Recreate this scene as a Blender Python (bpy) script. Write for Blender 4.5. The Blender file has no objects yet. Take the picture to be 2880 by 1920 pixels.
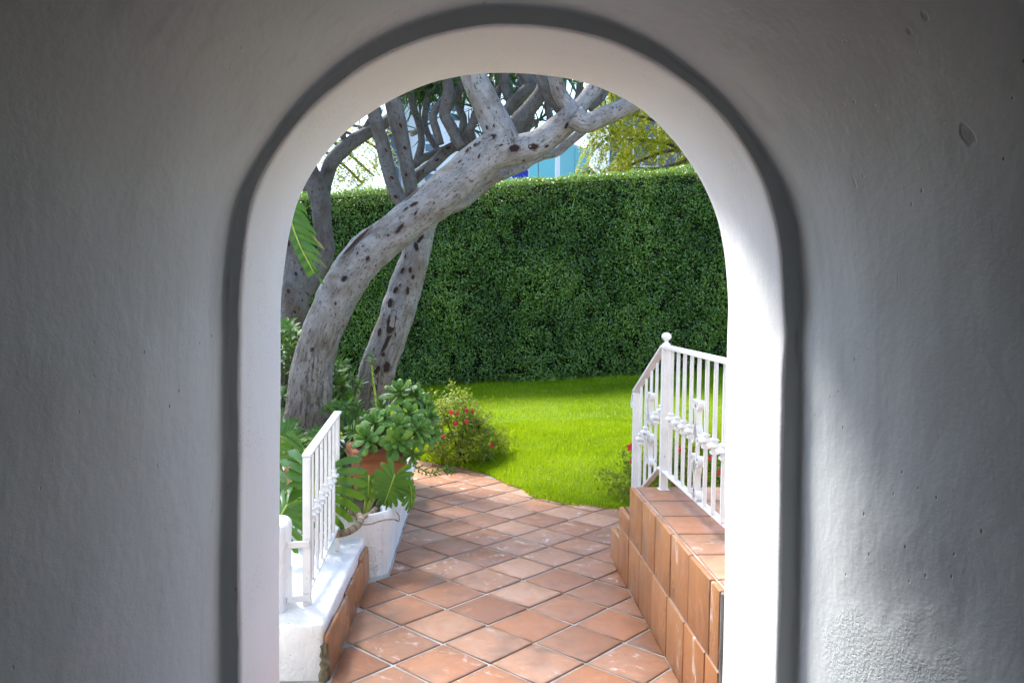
import bpy, bmesh, math, random
import numpy as np
from mathutils import Vector, Matrix, noise

random.seed(7); rng = np.random.default_rng(7)
scene = bpy.context.scene
COL = scene.collection
R = math.radians

# ------------------------------------------------------------------ camera
F, PITCH, ROLL, YAW, H = 2231.2, -0.04578, 0.012, -0.0497, 1.6118
def cam_axes():
    cy, sy, cp, sp, cr, sr = math.cos(YAW), math.sin(YAW), math.cos(PITCH), math.sin(PITCH), math.cos(ROLL), math.sin(ROLL)
    f = Vector((-sy*cp, cy*cp, sp)); r = Vector((cy, sy, 0)); u = r.cross(f)
    return cr*r + sr*u, -sr*r + cr*u, f
CR, CU, CF = cam_axes(); CAMP = Vector((0, 0, H))
cam_data = bpy.data.cameras.new('camera'); cam = bpy.data.objects.new('camera', cam_data); COL.objects.link(cam)
cam.matrix_world = Matrix(((CR.x, CU.x, -CF.x, 0), (CR.y, CU.y, -CF.y, 0), (CR.z, CU.z, -CF.z, H), (0, 0, 0, 1)))
cam_data.sensor_width = 36; cam_data.lens = 36*F/2880; cam_data.clip_start = 0.02; cam_data.clip_end = 500
scene.camera = cam
# ------------------------------------------------------------------ world, sun, exposure
SUN_EL, SUN_AZ = R(53.5), R(36)            # azimuth measured from +Y towards -X
world = bpy.data.worlds.new('World'); scene.world = world; world.use_nodes = True
wn = world.node_tree; wn.nodes.clear()
sky = wn.nodes.new('ShaderNodeTexSky'); sky.sky_type = 'NISHITA'; sky.sun_disc = False
sky.sun_elevation = SUN_EL; sky.sun_rotation = -SUN_AZ; sky.air_density = 1.0; sky.dust_density = 1.2; sky.ozone_density = 2.0
bg = wn.nodes.new('ShaderNodeBackground'); bg.inputs[1].default_value = 0.15
wo = wn.nodes.new('ShaderNodeOutputWorld')
wn.links.new(sky.outputs[0], bg.inputs[0]); wn.links.new(bg.outputs[0], wo.inputs[0])
sd = bpy.data.lights.new('sun', 'SUN'); sd.energy = 2.7; sd.angle = R(14); sd.color = (1, 0.975, 0.94)
sun = bpy.data.objects.new('sun', sd); COL.objects.link(sun)
sdir = Vector((-math.sin(SUN_AZ)*math.cos(SUN_EL), math.cos(SUN_AZ)*math.cos(SUN_EL), math.sin(SUN_EL)))
sun.rotation_euler = sdir.to_track_quat('Z', 'Y').to_euler(); sun.location = (-3, 6, 12)
vs = scene.view_settings
vs.view_transform = 'Standard'; vs.look = 'None'; vs.gamma = 1; vs.use_curve_mapping = False; vs.exposure = 1.85
scene.render.engine = 'CYCLES'
cy = scene.cycles
cy.use_denoising = True
try: cy.denoiser = 'OPENIMAGEDENOISE'
except Exception: pass
cy.use_adaptive_sampling = True; cy.adaptive_threshold = 0.03
cy.use_light_tree = False; cy.max_bounces = 6; cy.diffuse_bounces = 4; cy.glossy_bounces = 2; cy.transmission_bounces = 4; cy.transparent_max_bounces = 8
cy.sample_clamp_indirect = 6; cy.caustics_reflective = False; cy.caustics_refractive = False

# ------------------------------------------------------------------ helpers
K = 2880/2352
def ray(x, y):
    px, py = float(x)*K, float(y)*K
    return CF + (px-1440)/F*CR - (py-960)/F*CU
def at(x, y, Y): Y = float(Y); d = ray(x, y); return CAMP + d*(Y/d.y)
def atz(x, y, z): d = ray(x, y); return CAMP + d*((z-H)/d.z)
def mpp(Y): return K/F*Y                     # metres per view unit at depth Y
WM = {}
def reg(o, M=None): WM[o.name] = M.copy() if M is not None else Matrix.Identity(4); return o
def setparent(o, p):
    o.parent = p; o.matrix_parent_inverse = WM[p.name].inverted()
def tag(o, label=None, cat=None, group=None, kind=None):
    if label: o['label'] = label
    if cat: o['category'] = cat
    if group: o['group'] = group
    if kind: o['kind'] = kind
    return o
def empty(name, loc, label, cat, group=None):
    o = bpy.data.objects.new(name, None); COL.objects.link(o); o.location = loc; o.empty_display_size = 0.1
    reg(o, Matrix.Translation(Vector(loc))); return tag(o, label, cat, group)
def mk(name, data, mat=None, parent=None, M=None, smooth=True):
    """data: mesh datablock or (verts, faces)"""
    if not isinstance(data, bpy.types.Mesh):
        me = bpy.data.meshes.new(name); me.from_pydata([tuple(v) for v in data[0]], [], data[1]); me.update()
        if smooth: me.shade_smooth()
        data = me
    if mat and not data.materials: data.materials.append(mat)
    o = bpy.data.objects.new(name, data); COL.objects.link(o)
    if M is not None: o.matrix_basis = M
    reg(o, M)
    if parent: setparent(o, parent)
    return o
def mesh_of(name, V, Fc, mat, smooth=True):
    me = bpy.data.meshes.new(name); me.from_pydata([tuple(v) for v in V], [], Fc); me.update()
    if smooth: me.shade_smooth()
    me.materials.append(mat); return me
def frame(o, x, z=None):
    """matrix at o with local X along x and local Z near z"""
    x = Vector(x).normalized(); z = Vector(z if z is not None else (0, 0, 1))
    y = z.cross(x)
    if y.length < 1e-5: y = Vector((0, 1, 0)).cross(x)
    y.normalize(); z = x.cross(y)
    return Matrix(((x.x, y.x, z.x, o[0]), (x.y, y.y, z.y, o[1]), (x.z, y.z, z.z, o[2]), (0, 0, 0, 1)))
def scl(s): return Matrix.Diagonal((s, s, s, 1)) if not hasattr(s, '__len__') else Matrix.Diagonal((*s, 1))
def fbm(p, s=1.0, o=3): return noise.fractal(Vector(p)*s, 1.0, 2.0, o)

def bevel_box(sx, sy, sz, b=0.004, seg=1):
    bm = bmesh.new(); bmesh.ops.create_cube(bm, size=1)
    bmesh.ops.scale(bm, vec=(sx, sy, sz), verts=bm.verts)
    if b: bmesh.ops.bevel(bm, geom=bm.edges[:], offset=b, segments=seg, affect='EDGES', profile=0.5)
    V = [v.co.copy() for v in bm.verts]; Fc = [[v.index for v in f.verts] for f in bm.faces]; bm.free()
    return V, Fc
def join(parts):
    V, Fc = [], []
    for v, f in parts:
        n = len(V); V += [Vector(a) for a in v]; Fc += [[i+n for i in q] for q in f]
    return V, Fc
def xf(d, M): return [M @ Vector(v) for v in d[0]], d[1]
def catmull(P, n):
    P = [np.array(p, float) for p in P]; Q = [2*P[0]-P[1]] + P + [2*P[-1]-P[-2]]; out = []
    for i in range(1, len(Q)-2):
        for k in range(n):
            t = k/n; a, b, c, d = Q[i-1], Q[i], Q[i+1], Q[i+2]
            out.append(0.5*((2*b) + (c-a)*t + (2*a-5*b+4*c-d)*t*t + (3*b-a-3*c+d)*t**3))
    out.append(P[-1]); return out
def tube(P, sub=6, nseg=16, rough=0.0, nscale=6, cap=True, rings=0.0):
    """P: list of (x,y,z,r). returns verts, faces and per-vertex (cos,sin,along)"""
    C = catmull(P, sub); V, Fc, A = [], [], []; al = 0.0; prev = None; up = None
    for i, c in enumerate(C):
        p = Vector(c[:3]); r = float(c[3])
        q = Vector(C[min(i+1, len(C)-1)][:3]) - Vector(C[max(i-1, 0)][:3]); q.normalize()
        if up is None: up = q.orthogonal().normalized()
        up = (up - q*up.dot(q)).normalized(); sd_ = q.cross(up)
        if prev is not None: al += (p-prev).length
        prev = p
        rr = r*(1 + rings*math.sin(al*2*math.pi/max(r*0.9, .01)))
        for k in range(nseg):
            a = 2*math.pi*k/nseg; d = up*math.cos(a) + sd_*math.sin(a); w = p + d*rr
            if rough: w = w + d*(rough*rr*(fbm(w, nscale, 4)*0.9 + 0.6*noise.noise(w*nscale*.35)))
            V.append(w); A.append((math.cos(a)*r, math.sin(a)*r, al))
    n = len(C)
    for i in range(n-1):
        for k in range(nseg):
            k2 = (k+1) % nseg; Fc.append((i*nseg+k, i*nseg+k2, (i+1)*nseg+k2, (i+1)*nseg+k))
    if cap:
        Fc.append(tuple(range(nseg-1, -1, -1))); Fc.append(tuple(range((n-1)*nseg, n*nseg)))
    return V, Fc, A
def tube_obj(name, P, mat, parent, sub=6, nseg=16, rough=0.0, nscale=6, rings=0.0):
    V, Fc, A = tube(P, sub, nseg, rough, nscale, True, rings)
    o = mk(name, (V, Fc), mat, parent); at_ = o.data.attributes.new('bark', 'FLOAT_VECTOR', 'POINT')
    at_.data.foreach_set('vector', np.array(A, np.float32).ravel()); return o

# ------------------------------------------------------------------ materials
class NT:
    def __init__(s, name):
        m = bpy.data.materials.new(name); m.use_nodes = True; s.m = m; s.t = m.node_tree; s.t.nodes.clear()
        s.out = s.n('ShaderNodeOutputMaterial')
    def n(s, ty, **kw):
        x = s.t.nodes.new(ty)
        for k, v in kw.items(): setattr(x, k, v)
        return x
    def L(s, a, b): s.t.links.new(a, b)
    def inp(s, sock, v):
        if hasattr(v, 'is_output'): s.L(v, sock)
        elif v is not None:
            if hasattr(v, '__len__') and len(v) == 3 and len(sock.default_value) == 4: v = (*v, 1)
            sock.default_value = v
    def noise(s, scale, detail=4, vec=None, rough=.55, dist=0.0):
        x = s.n('ShaderNodeTexNoise'); x.inputs['Scale'].default_value = scale; x.inputs['Detail'].default_value = detail
        x.inputs['Roughness'].default_value = rough; x.inputs['Distortion'].default_value = dist
        if vec is not None: s.L(vec, x.inputs['Vector'])
        return x.outputs['Fac']
    def vor(s, scale, vec=None, feature='F1', out='Distance'):
        x = s.n('ShaderNodeTexVoronoi'); x.feature = feature; x.inputs['Scale'].default_value = scale
        if vec is not None: s.L(vec, x.inputs['Vector'])
        return x.outputs[out]
    def ramp(s, fac, stops, interp='LINEAR'):
        x = s.n('ShaderNodeValToRGB'); x.color_ramp.interpolation = interp; e = x.color_ramp.elements
        while len(e) < len(stops): e.new(.5)
        for i, (p, c) in enumerate(stops):
            e[i].position = p; e[i].color = (*c, 1) if hasattr(c, '__len__') else (c, c, c, 1)
        s.L(fac, x.inputs[0]); return x.outputs[0]
    def mix(s, fac, a, b, mode='MIX'):
        x = s.n('ShaderNodeMix'); x.data_type = 'RGBA'; x.blend_type = mode
        s.inp(x.inputs['Factor'], fac); s.inp(x.inputs['A'], None); 
        s.inp(x.inputs[6], a); s.inp(x.inputs[7], b); return x.outputs[2]
    def math(s, op, a, b=None):
        x = s.n('ShaderNodeMath'); x.operation = op; s.inp(x.inputs[0], a)
        if b is not None: s.inp(x.inputs[1], b)
        return x.outputs[0]
    def maprange(s, v, a, b, c=0, d=1):
        x = s.n('ShaderNodeMapRange'); s.inp(x.inputs[0], v)
        for i, q in enumerate((a, b, c, d)): x.inputs[i+1].default_value = q
        return x.outputs[0]
    def obj(s): return s.n('ShaderNodeTexCoord').outputs['Object']
    def attr(s, name, out='Fac'):
        x = s.n('ShaderNodeAttribute'); x.attribute_name = name; return x.outputs[out]
    def objrand(s): return s.n('ShaderNodeObjectInfo').outputs['Random']
    def vmath(s, op, a, b):
        x = s.n('ShaderNodeVectorMath'); x.operation = op; s.inp(x.inputs[0], a); s.inp(x.inputs[1], b); return x.outputs[0]
    def mapping(s, vec, scale=(1, 1, 1), rot=(0, 0, 0)):
        x = s.n('ShaderNodeMapping'); s.L(vec, x.inputs[0]); x.inputs['Scale'].default_value = scale; x.inputs['Rotation'].default_value = rot
        return x.outputs[0]
    def bump(s, h, strength=.3, dist=.01, nrm=None):
        x = s.n('ShaderNodeBump'); x.inputs['Distance'].default_value = dist; s.inp(x.inputs['Strength'], strength); s.L(h, x.inputs['Height'])
        if nrm is not None: s.L(nrm, x.inputs['Normal'])
        return x.outputs[0]
    def pbr(s, col, rough=.6, nrm=None, spec=.5, metal=0, sheen=None):
        x = s.n('ShaderNodeBsdfPrincipled'); s.inp(x.inputs['Base Color'], col); s.inp(x.inputs['Roughness'], rough)
        x.inputs['Specular IOR Level'].default_value = spec; x.inputs['Metallic'].default_value = metal
        if nrm is not None: s.L(nrm, x.inputs['Normal'])
        return x.outputs[0]
    def done(s, sh): s.L(sh, s.out.inputs[0]); return s.m

def mat_plaster(name, c1, c2, vault):
    t = NT(name); o = t.obj()
    big = t.noise(1.6, 2, o)
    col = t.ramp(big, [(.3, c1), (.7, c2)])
    h = t.math('MULTIPLY', t.noise(9, 3, t.mapping(o, (1, 1, .6), (.4, .2, 0)), .62), .85 if vault else .6); fine = t.noise(110, 2 if vault else 1, o, .75)
    if vault:
        st = t.noise(8, 2, t.mapping(o, (1, 1.6, .16), (.12, 0, 0)), .6)
        col = t.mix(t.maprange(st, .58, .74, 0, .30), col, tuple(c*.62 for c in c1))
        p = t.math('MULTIPLY', t.maprange(t.vor(24, t.mapping(o, (1, 1, .6))), .05, .085, 1, 0), t.maprange(big, .5, .6, 0, 1))
        # rough patch where the skim coat has come away, low on the right wall
        pos = t.n('ShaderNodeNewGeometry').outputs['Position']
        d = t.vmath('MULTIPLY', t.vmath('SUBTRACT', pos, (1.05, 1.92, .52)), (1.2, 3.0, 2.0))
        ln = t.n('ShaderNodeVectorMath'); ln.operation = 'LENGTH'; t.L(d, ln.inputs[0])
        msk = t.maprange(t.math('ADD', ln.outputs['Value'], t.math('MULTIPLY', t.math('SUBTRACT', t.noise(6, 2, o), .5), .9)), .58, .74, 1, 0)
        col = t.mix(t.math('MULTIPLY', msk, t.maprange(fine, .60, .7, 0, .5)), col, tuple(c*.4 for c in c1))
        sc = t.noise(17, 1, t.mapping(o, (1, 1.5, .22), (.5, .25, 0)), .5, .2); p = t.math('MAXIMUM', p, t.maprange(sc, .765, .80, 0, .5))
        h = t.math('ADD', h, t.math('MULTIPLY', fine, t.maprange(msk, 0, 1, .10, .42)))
    else:   # air holes in patches
        p = t.math('MULTIPLY', t.maprange(t.vor(95, t.mapping(o, (1, 1, .75))), .10, .17, 1, 0), t.maprange(t.noise(4.5, 1, o), .50, .62, 0, 1))
        h = t.math('ADD', h, t.math('MULTIPLY', fine, .1))
    col = t.mix(t.math('MULTIPLY', p, .7), col, tuple(c*.25 for c in c1))
    h = t.math('SUBTRACT', h, t.math('MULTIPLY', p, .4))
    return t.done(t.pbr(col, .75, t.bump(h, .55, .012), .3))
def mat_whitewash():
    t = NT('whitewashed_masonry'); o = t.obj()
    n1 = t.noise(5, 5, o); n2 = t.noise(28, 5, o, .7)
    col = t.ramp(n1, [(.3, (.70, .70, .70)), (.65, (.82, .82, .82))])
    dirt = t.maprange(t.math('ADD', t.math('MULTIPLY', n2, .6), t.math('MULTIPLY', t.noise(3, 3, o), .4)), .56, .66, 0, .55)
    col = t.mix(dirt, col, (.34, .32, .29))
    chip = t.maprange(t.noise(40, 3, t.mapping(o, (1, 1, 1.8)), .6), .70, .72, 0, .75); col = t.mix(chip, col, (.12, .11, .10))
    h = t.math('ADD', t.noise(14, 5, o, .65), t.math('MULTIPLY', t.noise(70, 4, o), .3))
    return t.done(t.pbr(col, .7, t.bump(h, .6, .02), .3))
def mat_paint():
    t = NT('white_metal_paint'); o = t.obj()
    col = t.ramp(t.noise(9, 5, o), [(.3, (.62, .62, .615)), (.6, (.72, .72, .715))])
    col = t.mix(t.maprange(t.noise(55, 4, t.mapping(o, (1, 1, .4)), .7), .67, .71, 0, .7), col, (.2, .17, .14))
    return t.done(t.pbr(col, .42, t.bump(t.noise(60, 3, o), .15, .004), .45))
def mat_terracotta(name, cols, gloss=.5, white=.5, streak=False):
    t = NT(name); r = t.objrand(); o = t.obj()
    cm = t.n('ShaderNodeCombineXYZ'); t.L(t.math('MULTIPLY', r, 37.0), cm.inputs[0]); t.L(t.math('MULTIPLY', r, 91.0), cm.inputs[1])
    v = t.vmath('ADD', o, cm.outputs[0])
    col = t.ramp(r, [(i/(len(cols)-1), c) for i, c in enumerate(cols)])
    n1 = t.noise(6 if not streak else 5, 4, v if not streak else t.mapping(v, (1, 1, .3)), .6, .6)
    col = t.mix(t.maprange(n1, .38, .72, 0, .7 if streak else .5), col, (.34, .13, .055))
    n2 = t.noise(9, 4, v, .55, 1.0); col = t.mix(t.maprange(n2, .55, .75, 0, .55), col, (.50, .27, .16))
    n4 = t.noise(4, 3, v); col = t.mix(t.maprange(n4, .52, .72, 0, .6), col, (.17, .11, .075))
    n3 = t.noise(13, 5, t.mapping(v, (1, 1, .35)) if streak else v, .65, .8)
    col = t.mix(t.math('MULTIPLY', t.maprange(n3, .58, .72, 0, white), t.maprange(t.math('FRACT', t.math('MULTIPLY', r, 7.3)), .5, .6, 0, 1)), col, (.72, .66, .62))
    if not streak:                                   # grime along the tile edges
        sp = t.n('ShaderNodeSeparateXYZ'); t.L(o, sp.inputs[0]); ed = t.math('MAXIMUM', t.math('ABSOLUTE', sp.outputs[0]), t.math('ABSOLUTE', sp.outputs[1]))
        col = t.mix(t.maprange(t.math('ADD', ed, t.math('MULTIPLY', t.math('SUBTRACT', n2, .5), .07)), .122, .150, 0, .55), col, (.19, .115, .075))
    col = t.mix(t.maprange(t.noise(160, 2, v), .68, .74, 0, .4), col, (.09, .05, .03))
    h = t.math('ADD', t.noise(22, 4, v), t.math('MULTIPLY', t.noise(150, 3, v), .2))
    return t.done(t.pbr(col, t.maprange(n1, .3, .7, gloss-.1, gloss+.2), t.bump(h, .35, .006), .4))
def mat_simple(name, a, b, scale=8, rough=.8, bstr=.4, bd=.01, spec=.3, bscale=None):
    t = NT(name); o = t.obj(); n = t.noise(scale, 5, o)
    col = t.ramp(n, [(.3, a), (.7, b)])
    return t.done(t.pbr(col, rough, t.bump(t.noise(bscale or scale*4, 4, o), bstr, bd), spec))
def mat_leaf(name, cols, trans, tf=.35, rough=.4, attr='rnd', spec=.4, veins=False, tips=None):
    t = NT(name); f = t.attr(attr) if attr else t.objrand()
    col = t.ramp(f, [(i/max(len(cols)-1, 1), c) for i, c in enumerate(cols)])
    if attr is None:
        o = t.obj(); col = t.mix(t.maprange(t.noise(14, 3, o), .4, .75, 0, .4), col, cols[-1])
    if tips is not None:
        tp = t.attr('tip'); col = t.mix(tp, col, tips)
    a = t.pbr(col, rough, None, spec)
    b = t.n('ShaderNodeBsdfTranslucent'); t.inp(b.inputs[0], t.mix(.75, col, trans))
    m = t.n('ShaderNodeMixShader'); m.inputs[0].default_value = tf; t.L(a, m.inputs[1]); t.L(b.outputs[0], m.inputs[2])
    return t.done(m.outputs[0])
def mat_bark(name='pale_grey_bark', k=1.0, kc=1.0):
    t = NT(name); v = t.attr('bark', 'Vector'); o = t.obj()
    lw = t.mapping(v, (1, 1, .16)); rg = t.mapping(v, (.3, .3, 1))
    base = t.ramp(t.noise(5, 3, o), [(.28, (.28*k, .272*k, .265*k)), (.5, (.42*k, .415*k, .41*k)), (.75, (.21*k, .175*k, .14*k))])
    base = t.mix(t.maprange(t.noise(2.3, 3, o, .6), .50, .66, 0, .7), base, (.23*k, .18*k, .135*k))
    zz = t.n('ShaderNodeSeparateXYZ'); t.L(o, zz.inputs[0])
    low = t.maprange(t.math('ADD', zz.outputs[2], t.math('MULTIPLY', t.noise(3, 2, o), .9)), 1.0, 2.2, .8, 0)
    base = t.mix(low, base, t.ramp(t.noise(16, 3, lw), [(.3, (.095, .07, .048)), (.7, (.25, .205, .16))]))
    crack = t.maprange(t.noise(24, 5, lw, .72, 1.4), .50, .62, 0, 1); crack = t.math('MULTIPLY', crack, t.maprange(low, 0, .7, .30, .95))
    base = t.mix(t.math('MULTIPLY', crack, .8), base, (.045, .036, .03))
    fleck = t.maprange(t.noise(62, 2, t.mapping(v, (1, 1, .5)), .6, .8), .59, .64, 0, .8); base = t.mix(fleck, base, (.05, .04, .034))
    rings = t.noise(34, 2, rg)
    h = t.math('ADD', t.math('MULTIPLY', t.noise(22, 6, lw, .7, 1.0), 1.0), t.math('MULTIPLY', rings, .35))
    h = t.math('SUBTRACT', h, t.math('MULTIPLY', crack, .8))
    return t.done(t.pbr(base, .8, t.bump(h, .75, .018), .25))

M_PLASTER, M_VAULT, M_WASH, M_PAINT = mat_plaster('white_plaster', (.82, .82, .815), (.87, .865, .855), False), mat_plaster('shade_greyed_plaster', (.60, .635, .645), (.67, .70, .705), True), mat_whitewash(), mat_paint()  # vault plaster is a greyed copy: the passage shade is put into its colour
M_TILE = mat_terracotta('terracotta_floor_tile', [(.38, .185, .103), (.24, .105, .052), (.46, .27, .168), (.335, .172, .098), (.41, .19, .095), (.275, .122, .06), (.47, .285, .188), (.30, .15, .083)], .42, .8)
M_WTILE = mat_terracotta('glazed_terracotta_tile', [(.45, .21, .085), (.31, .145, .052), (.52, .265, .125), (.37, .165, .058), (.48, .24, .11)], .34, .75, True)
M_POT = mat_simple('terracotta_pot', (.36, .12, .045), (.42, .16, .07), 6, .7)
M_GROUT = mat_simple('grey_grout', (.22, .21, .185), (.52, .50, .46), 5, .9, .6, .01)
M_SOIL = mat_simple('dark_soil', (.025, .018, .012), (.07, .05, .035), 14, .95, 1.0, .03)
M_BARK = mat_bark('pale_grey_bark', .70); M_BARK2 = mat_bark('shaded_grey_bark', .34); M_BARK3 = mat_bark('shaded_brown_bark', .42)  # last two are darkened copies, with the canopy's shade put into the colour
M_SCAR = mat_simple('dark_red_scar', (.018, .010, .008), (.06, .028, .022), 30, .8, .8, .01)
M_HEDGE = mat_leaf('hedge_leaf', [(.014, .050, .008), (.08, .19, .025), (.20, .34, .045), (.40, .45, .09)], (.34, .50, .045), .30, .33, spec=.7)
M_GRASS = mat_leaf('grass_blade', [(.07, .15, .002), (.14, .26, .003), (.21, .335, .004), (.30, .41, .004), (.42, .38, .12)], (.46, .60, .006), .5, .65, spec=.12)
M_AEON = mat_leaf('succulent_leaf', [(.06, .165, .022), (.09, .22, .03), (.13, .27, .045), (.19, .32, .035)], (.30, .46, .04), .2, .42, None, .35)
M_SHRUB = mat_leaf('shrub_leaf', [(.022, .09, .012), (.042, .135, .016), (.10, .21, .02)], (.24, .40, .03), .34, .5, None, .3)
M_MONST = mat_leaf('monstera_leaf', [(.022, .085, .010), (.04, .125, .012), (.075, .17, .012)], (.20, .36, .02), .30, .38, None, .4, tips=(.42, .28, .10))
M_RIB = mat_simple('yellow_green_midrib', (.25, .33, .04), (.38, .45, .07), 10, .5, .2)
M_BLADE = mat_leaf('dragon_tree_leaf', [(.012, .04, .012), (.02, .06, .016), (.04, .10, .03)], (.12, .26, .05), .16, .4, None, .4)
M_BUSH = mat_leaf('small_bush_leaf', [(.05, .10, .012), (.11, .18, .02), (.24, .30, .03), (.33, .36, .04)], (.42, .48, .03), .38, .5, spec=.25)
M_FEATH = mat_leaf('feathery_leaf', [(.20, .27, .012), (.31, .36, .015), (.42, .43, .02)], (.60, .58, .02), .45, .5)
M_RED = mat_leaf('red_petal', [(.50, .012, .03), (.62, .03, .06)], (.8, .05, .1), .3, .5, None)
M_DRY = mat_simple('dry_brown_leaf', (.24, .13, .07), (.42, .27, .17), 12, .85, .5)
M_TWIG = mat_simple('dark_twig', (.06, .045, .03), (.14, .11, .08), 12, .9, .5)
def mat_stem():
    t = NT('ringed_stem'); al = t.n('ShaderNodeSeparateXYZ'); t.L(t.attr('bark', 'Vector'), al.inputs[0])
    w = t.math('SINE', t.math('MULTIPLY', t.math('ADD', al.outputs[2], t.math('MULTIPLY', t.noise(30, 2, t.obj()), .012)), 150.0))
    col = t.ramp(t.noise(14, 4, t.obj()), [(.3, (.20, .145, .085)), (.7, (.40, .32, .22))]); col = t.mix(t.maprange(w, .55, .95, 0, .75), col, (.075, .055, .035))
    return t.done(t.pbr(col, .75, t.bump(w, .4, .004), .3))
M_STEM = mat_stem()

# ------------------------------------------------------------------ setting: ground, path, lawn
EDGE = [(-9, 10.2), (-3, 9.6), (-1.4, 8.9), (-.8, 8.35), (-.43, 8.01), (-.114, 7.745), (.028, 7.556), (.164, 7.396), (.28, 7.075), (.422, 6.847), (.503, 6.54), (.62, 6.40), (.756, 6.30), (1.037, 6.17), (1.21, 6.13), (3, 5.9), (12, 5.6)]
ex, ey = np.array([e[0] for e in EDGE]), np.array([e[1] for e in EDGE])
def edgeY(x): return float(np.interp(x, ex, ey))
HEDGE_Y = 13.0
def lawn_z(x, y):
    yb = edgeY(x); s = max(0, min(1.3, (y-yb)/(HEDGE_Y-yb))); z13 = max(.05, min(.75, .293+.0645*x))
    return .02 + (z13-.02)*s**.85 + .02*noise.noise(Vector((x*.9, y*.9, 3)))*min(1, s*6)
def sheet(name, xs, ys, zf, mat, kind='structure'):
    V = [(x, y, zf(x, y)) for y in ys for x in xs]; n = len(xs)
    Fc = [(j*n+i, j*n+i+1, (j+1)*n+i+1, (j+1)*n+i) for j in range(len(ys)-1) for i in range(n-1)]
    o = mk(name, (V, Fc), mat); return tag(o, kind=kind)
tag(mk('ground', ([(-150, -80, -.12), (150, -80, -.12), (150, 200, -.12), (-150, 200, -.12)], [(0, 1, 2, 3)]), mat_simple('dry_earth', (.10, .085, .05), (.17, .14, .09), 3, .95)), 'bare brown earth reaching away behind the garden', None, kind='structure')
paving = mk('paving', ([(-4, 2.46, .006), (4, 2.46, .006), (4, 11, .006), (-4, 11, .006)], [(0, 1, 2, 3)]), M_GROUT); tag(paving, 'terracotta paved path with grey mortar joints', kind='structure')
pf = mk('passage_floor', ([(-2.8, -6.2, -.006), (3.0, -6.2, -.006), (3.0, 2.45, -.006), (-2.8, 2.45, -.006)], [(0, 1, 2, 3)]), mat_simple('low_bounce_grey', (.06, .06, .06), (.09, .09, .088), 5, .85)); tag(pf, 'unseen passage floor, kept dark to cut bounced light', kind='structure')  # out of view; dark neutral surface chosen to cut warm bounce in the passage
lx = np.concatenate([np.linspace(-9, -1, 16), np.linspace(-.9, 2, 60), np.linspace(2.2, 12, 20)]); V = []; nj = 40
for j in range(nj):
    for x in lx:
        yb = edgeY(x); y = yb + (16-yb)*(j/(nj-1))**1.3; V.append((x, y, lawn_z(x, y) if j else -.02))
n = len(lx)
lawn = mk('lawn', (V, [(j*n+i, j*n+i+1, (j+1)*n+i+1, (j+1)*n+i) for j in range(nj-1) for i in range(n-1)]), mat_simple('lawn_soil_and_thatch', (.08, .15, .004), (.15, .24, .006), 12, .9, .8, .02))
tag(lawn, 'gently rising green lawn', kind='structure')

# floor tiles, laid diagonally
S = .305; GO = Vector((-.3394, 3.4738)); UX = Vector((math.cos(-math.pi/4), math.sin(-math.pi/4))); VX = Vector((math.cos(math.pi/4), math.sin(math.pi/4)))
def clip(poly, nx, ny, c):                      # keep nx*x+ny*y <= c
    out = []
    for i, p in enumerate(poly):
        q = poly[(i+1) % len(poly)]; dp, dq = nx*p[0]+ny*p[1]-c, nx*q[0]+ny*q[1]-c
        if dp <= 0: out.append(p)
        if dp*dq < 0: t = dp/(dp-dq); out.append((p[0]+(q[0]-p[0])*t, p[1]+(q[1]-p[1])*t))
    return out
def tile_mesh(poly, h=.014, b=.006, wob=.0):
    c = np.mean(poly, 0); n = len(poly); V, Fc = [], []
    def inset(d):
        o = []
        for p in poly:
            v = np.array(p)-c; l = np.linalg.norm(v); o.append(c + v*(1-d*1.4/max(l, .02)))
        return o
    for d, z in ((0, -.012), (0, h-b*1.1), (b*.35, h-b*.3), (b*1.3, h)):
        for p in inset(d): V.append((p[0], p[1], z))
    V.append((c[0], c[1], h+.0012))
    for k in range(3):
        for i in range(n): j = (i+1) % n; Fc.append((k*n+i, k*n+j, (k+1)*n+j, (k+1)*n+i))
    for i in range(n): Fc.append((3*n+i, 3*n+(i+1) % n, 4*n))
    return V, Fc
g = .0070
full = [(-S/2+g, -S/2+g), (S/2-g, -S/2+g), (S/2-g, S/2-g), (-S/2+g, S/2-g)]
TILE_ME = [mesh_of('tile', *tile_mesh([(x+random.uniform(-.003, .003), y+random.uniform(-.003, .003)) for x, y in full]), M_TILE) for _ in range(5)]
rot45 = Matrix.Rotation(-math.pi/4, 4, 'Z')
cnt = 0
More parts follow.
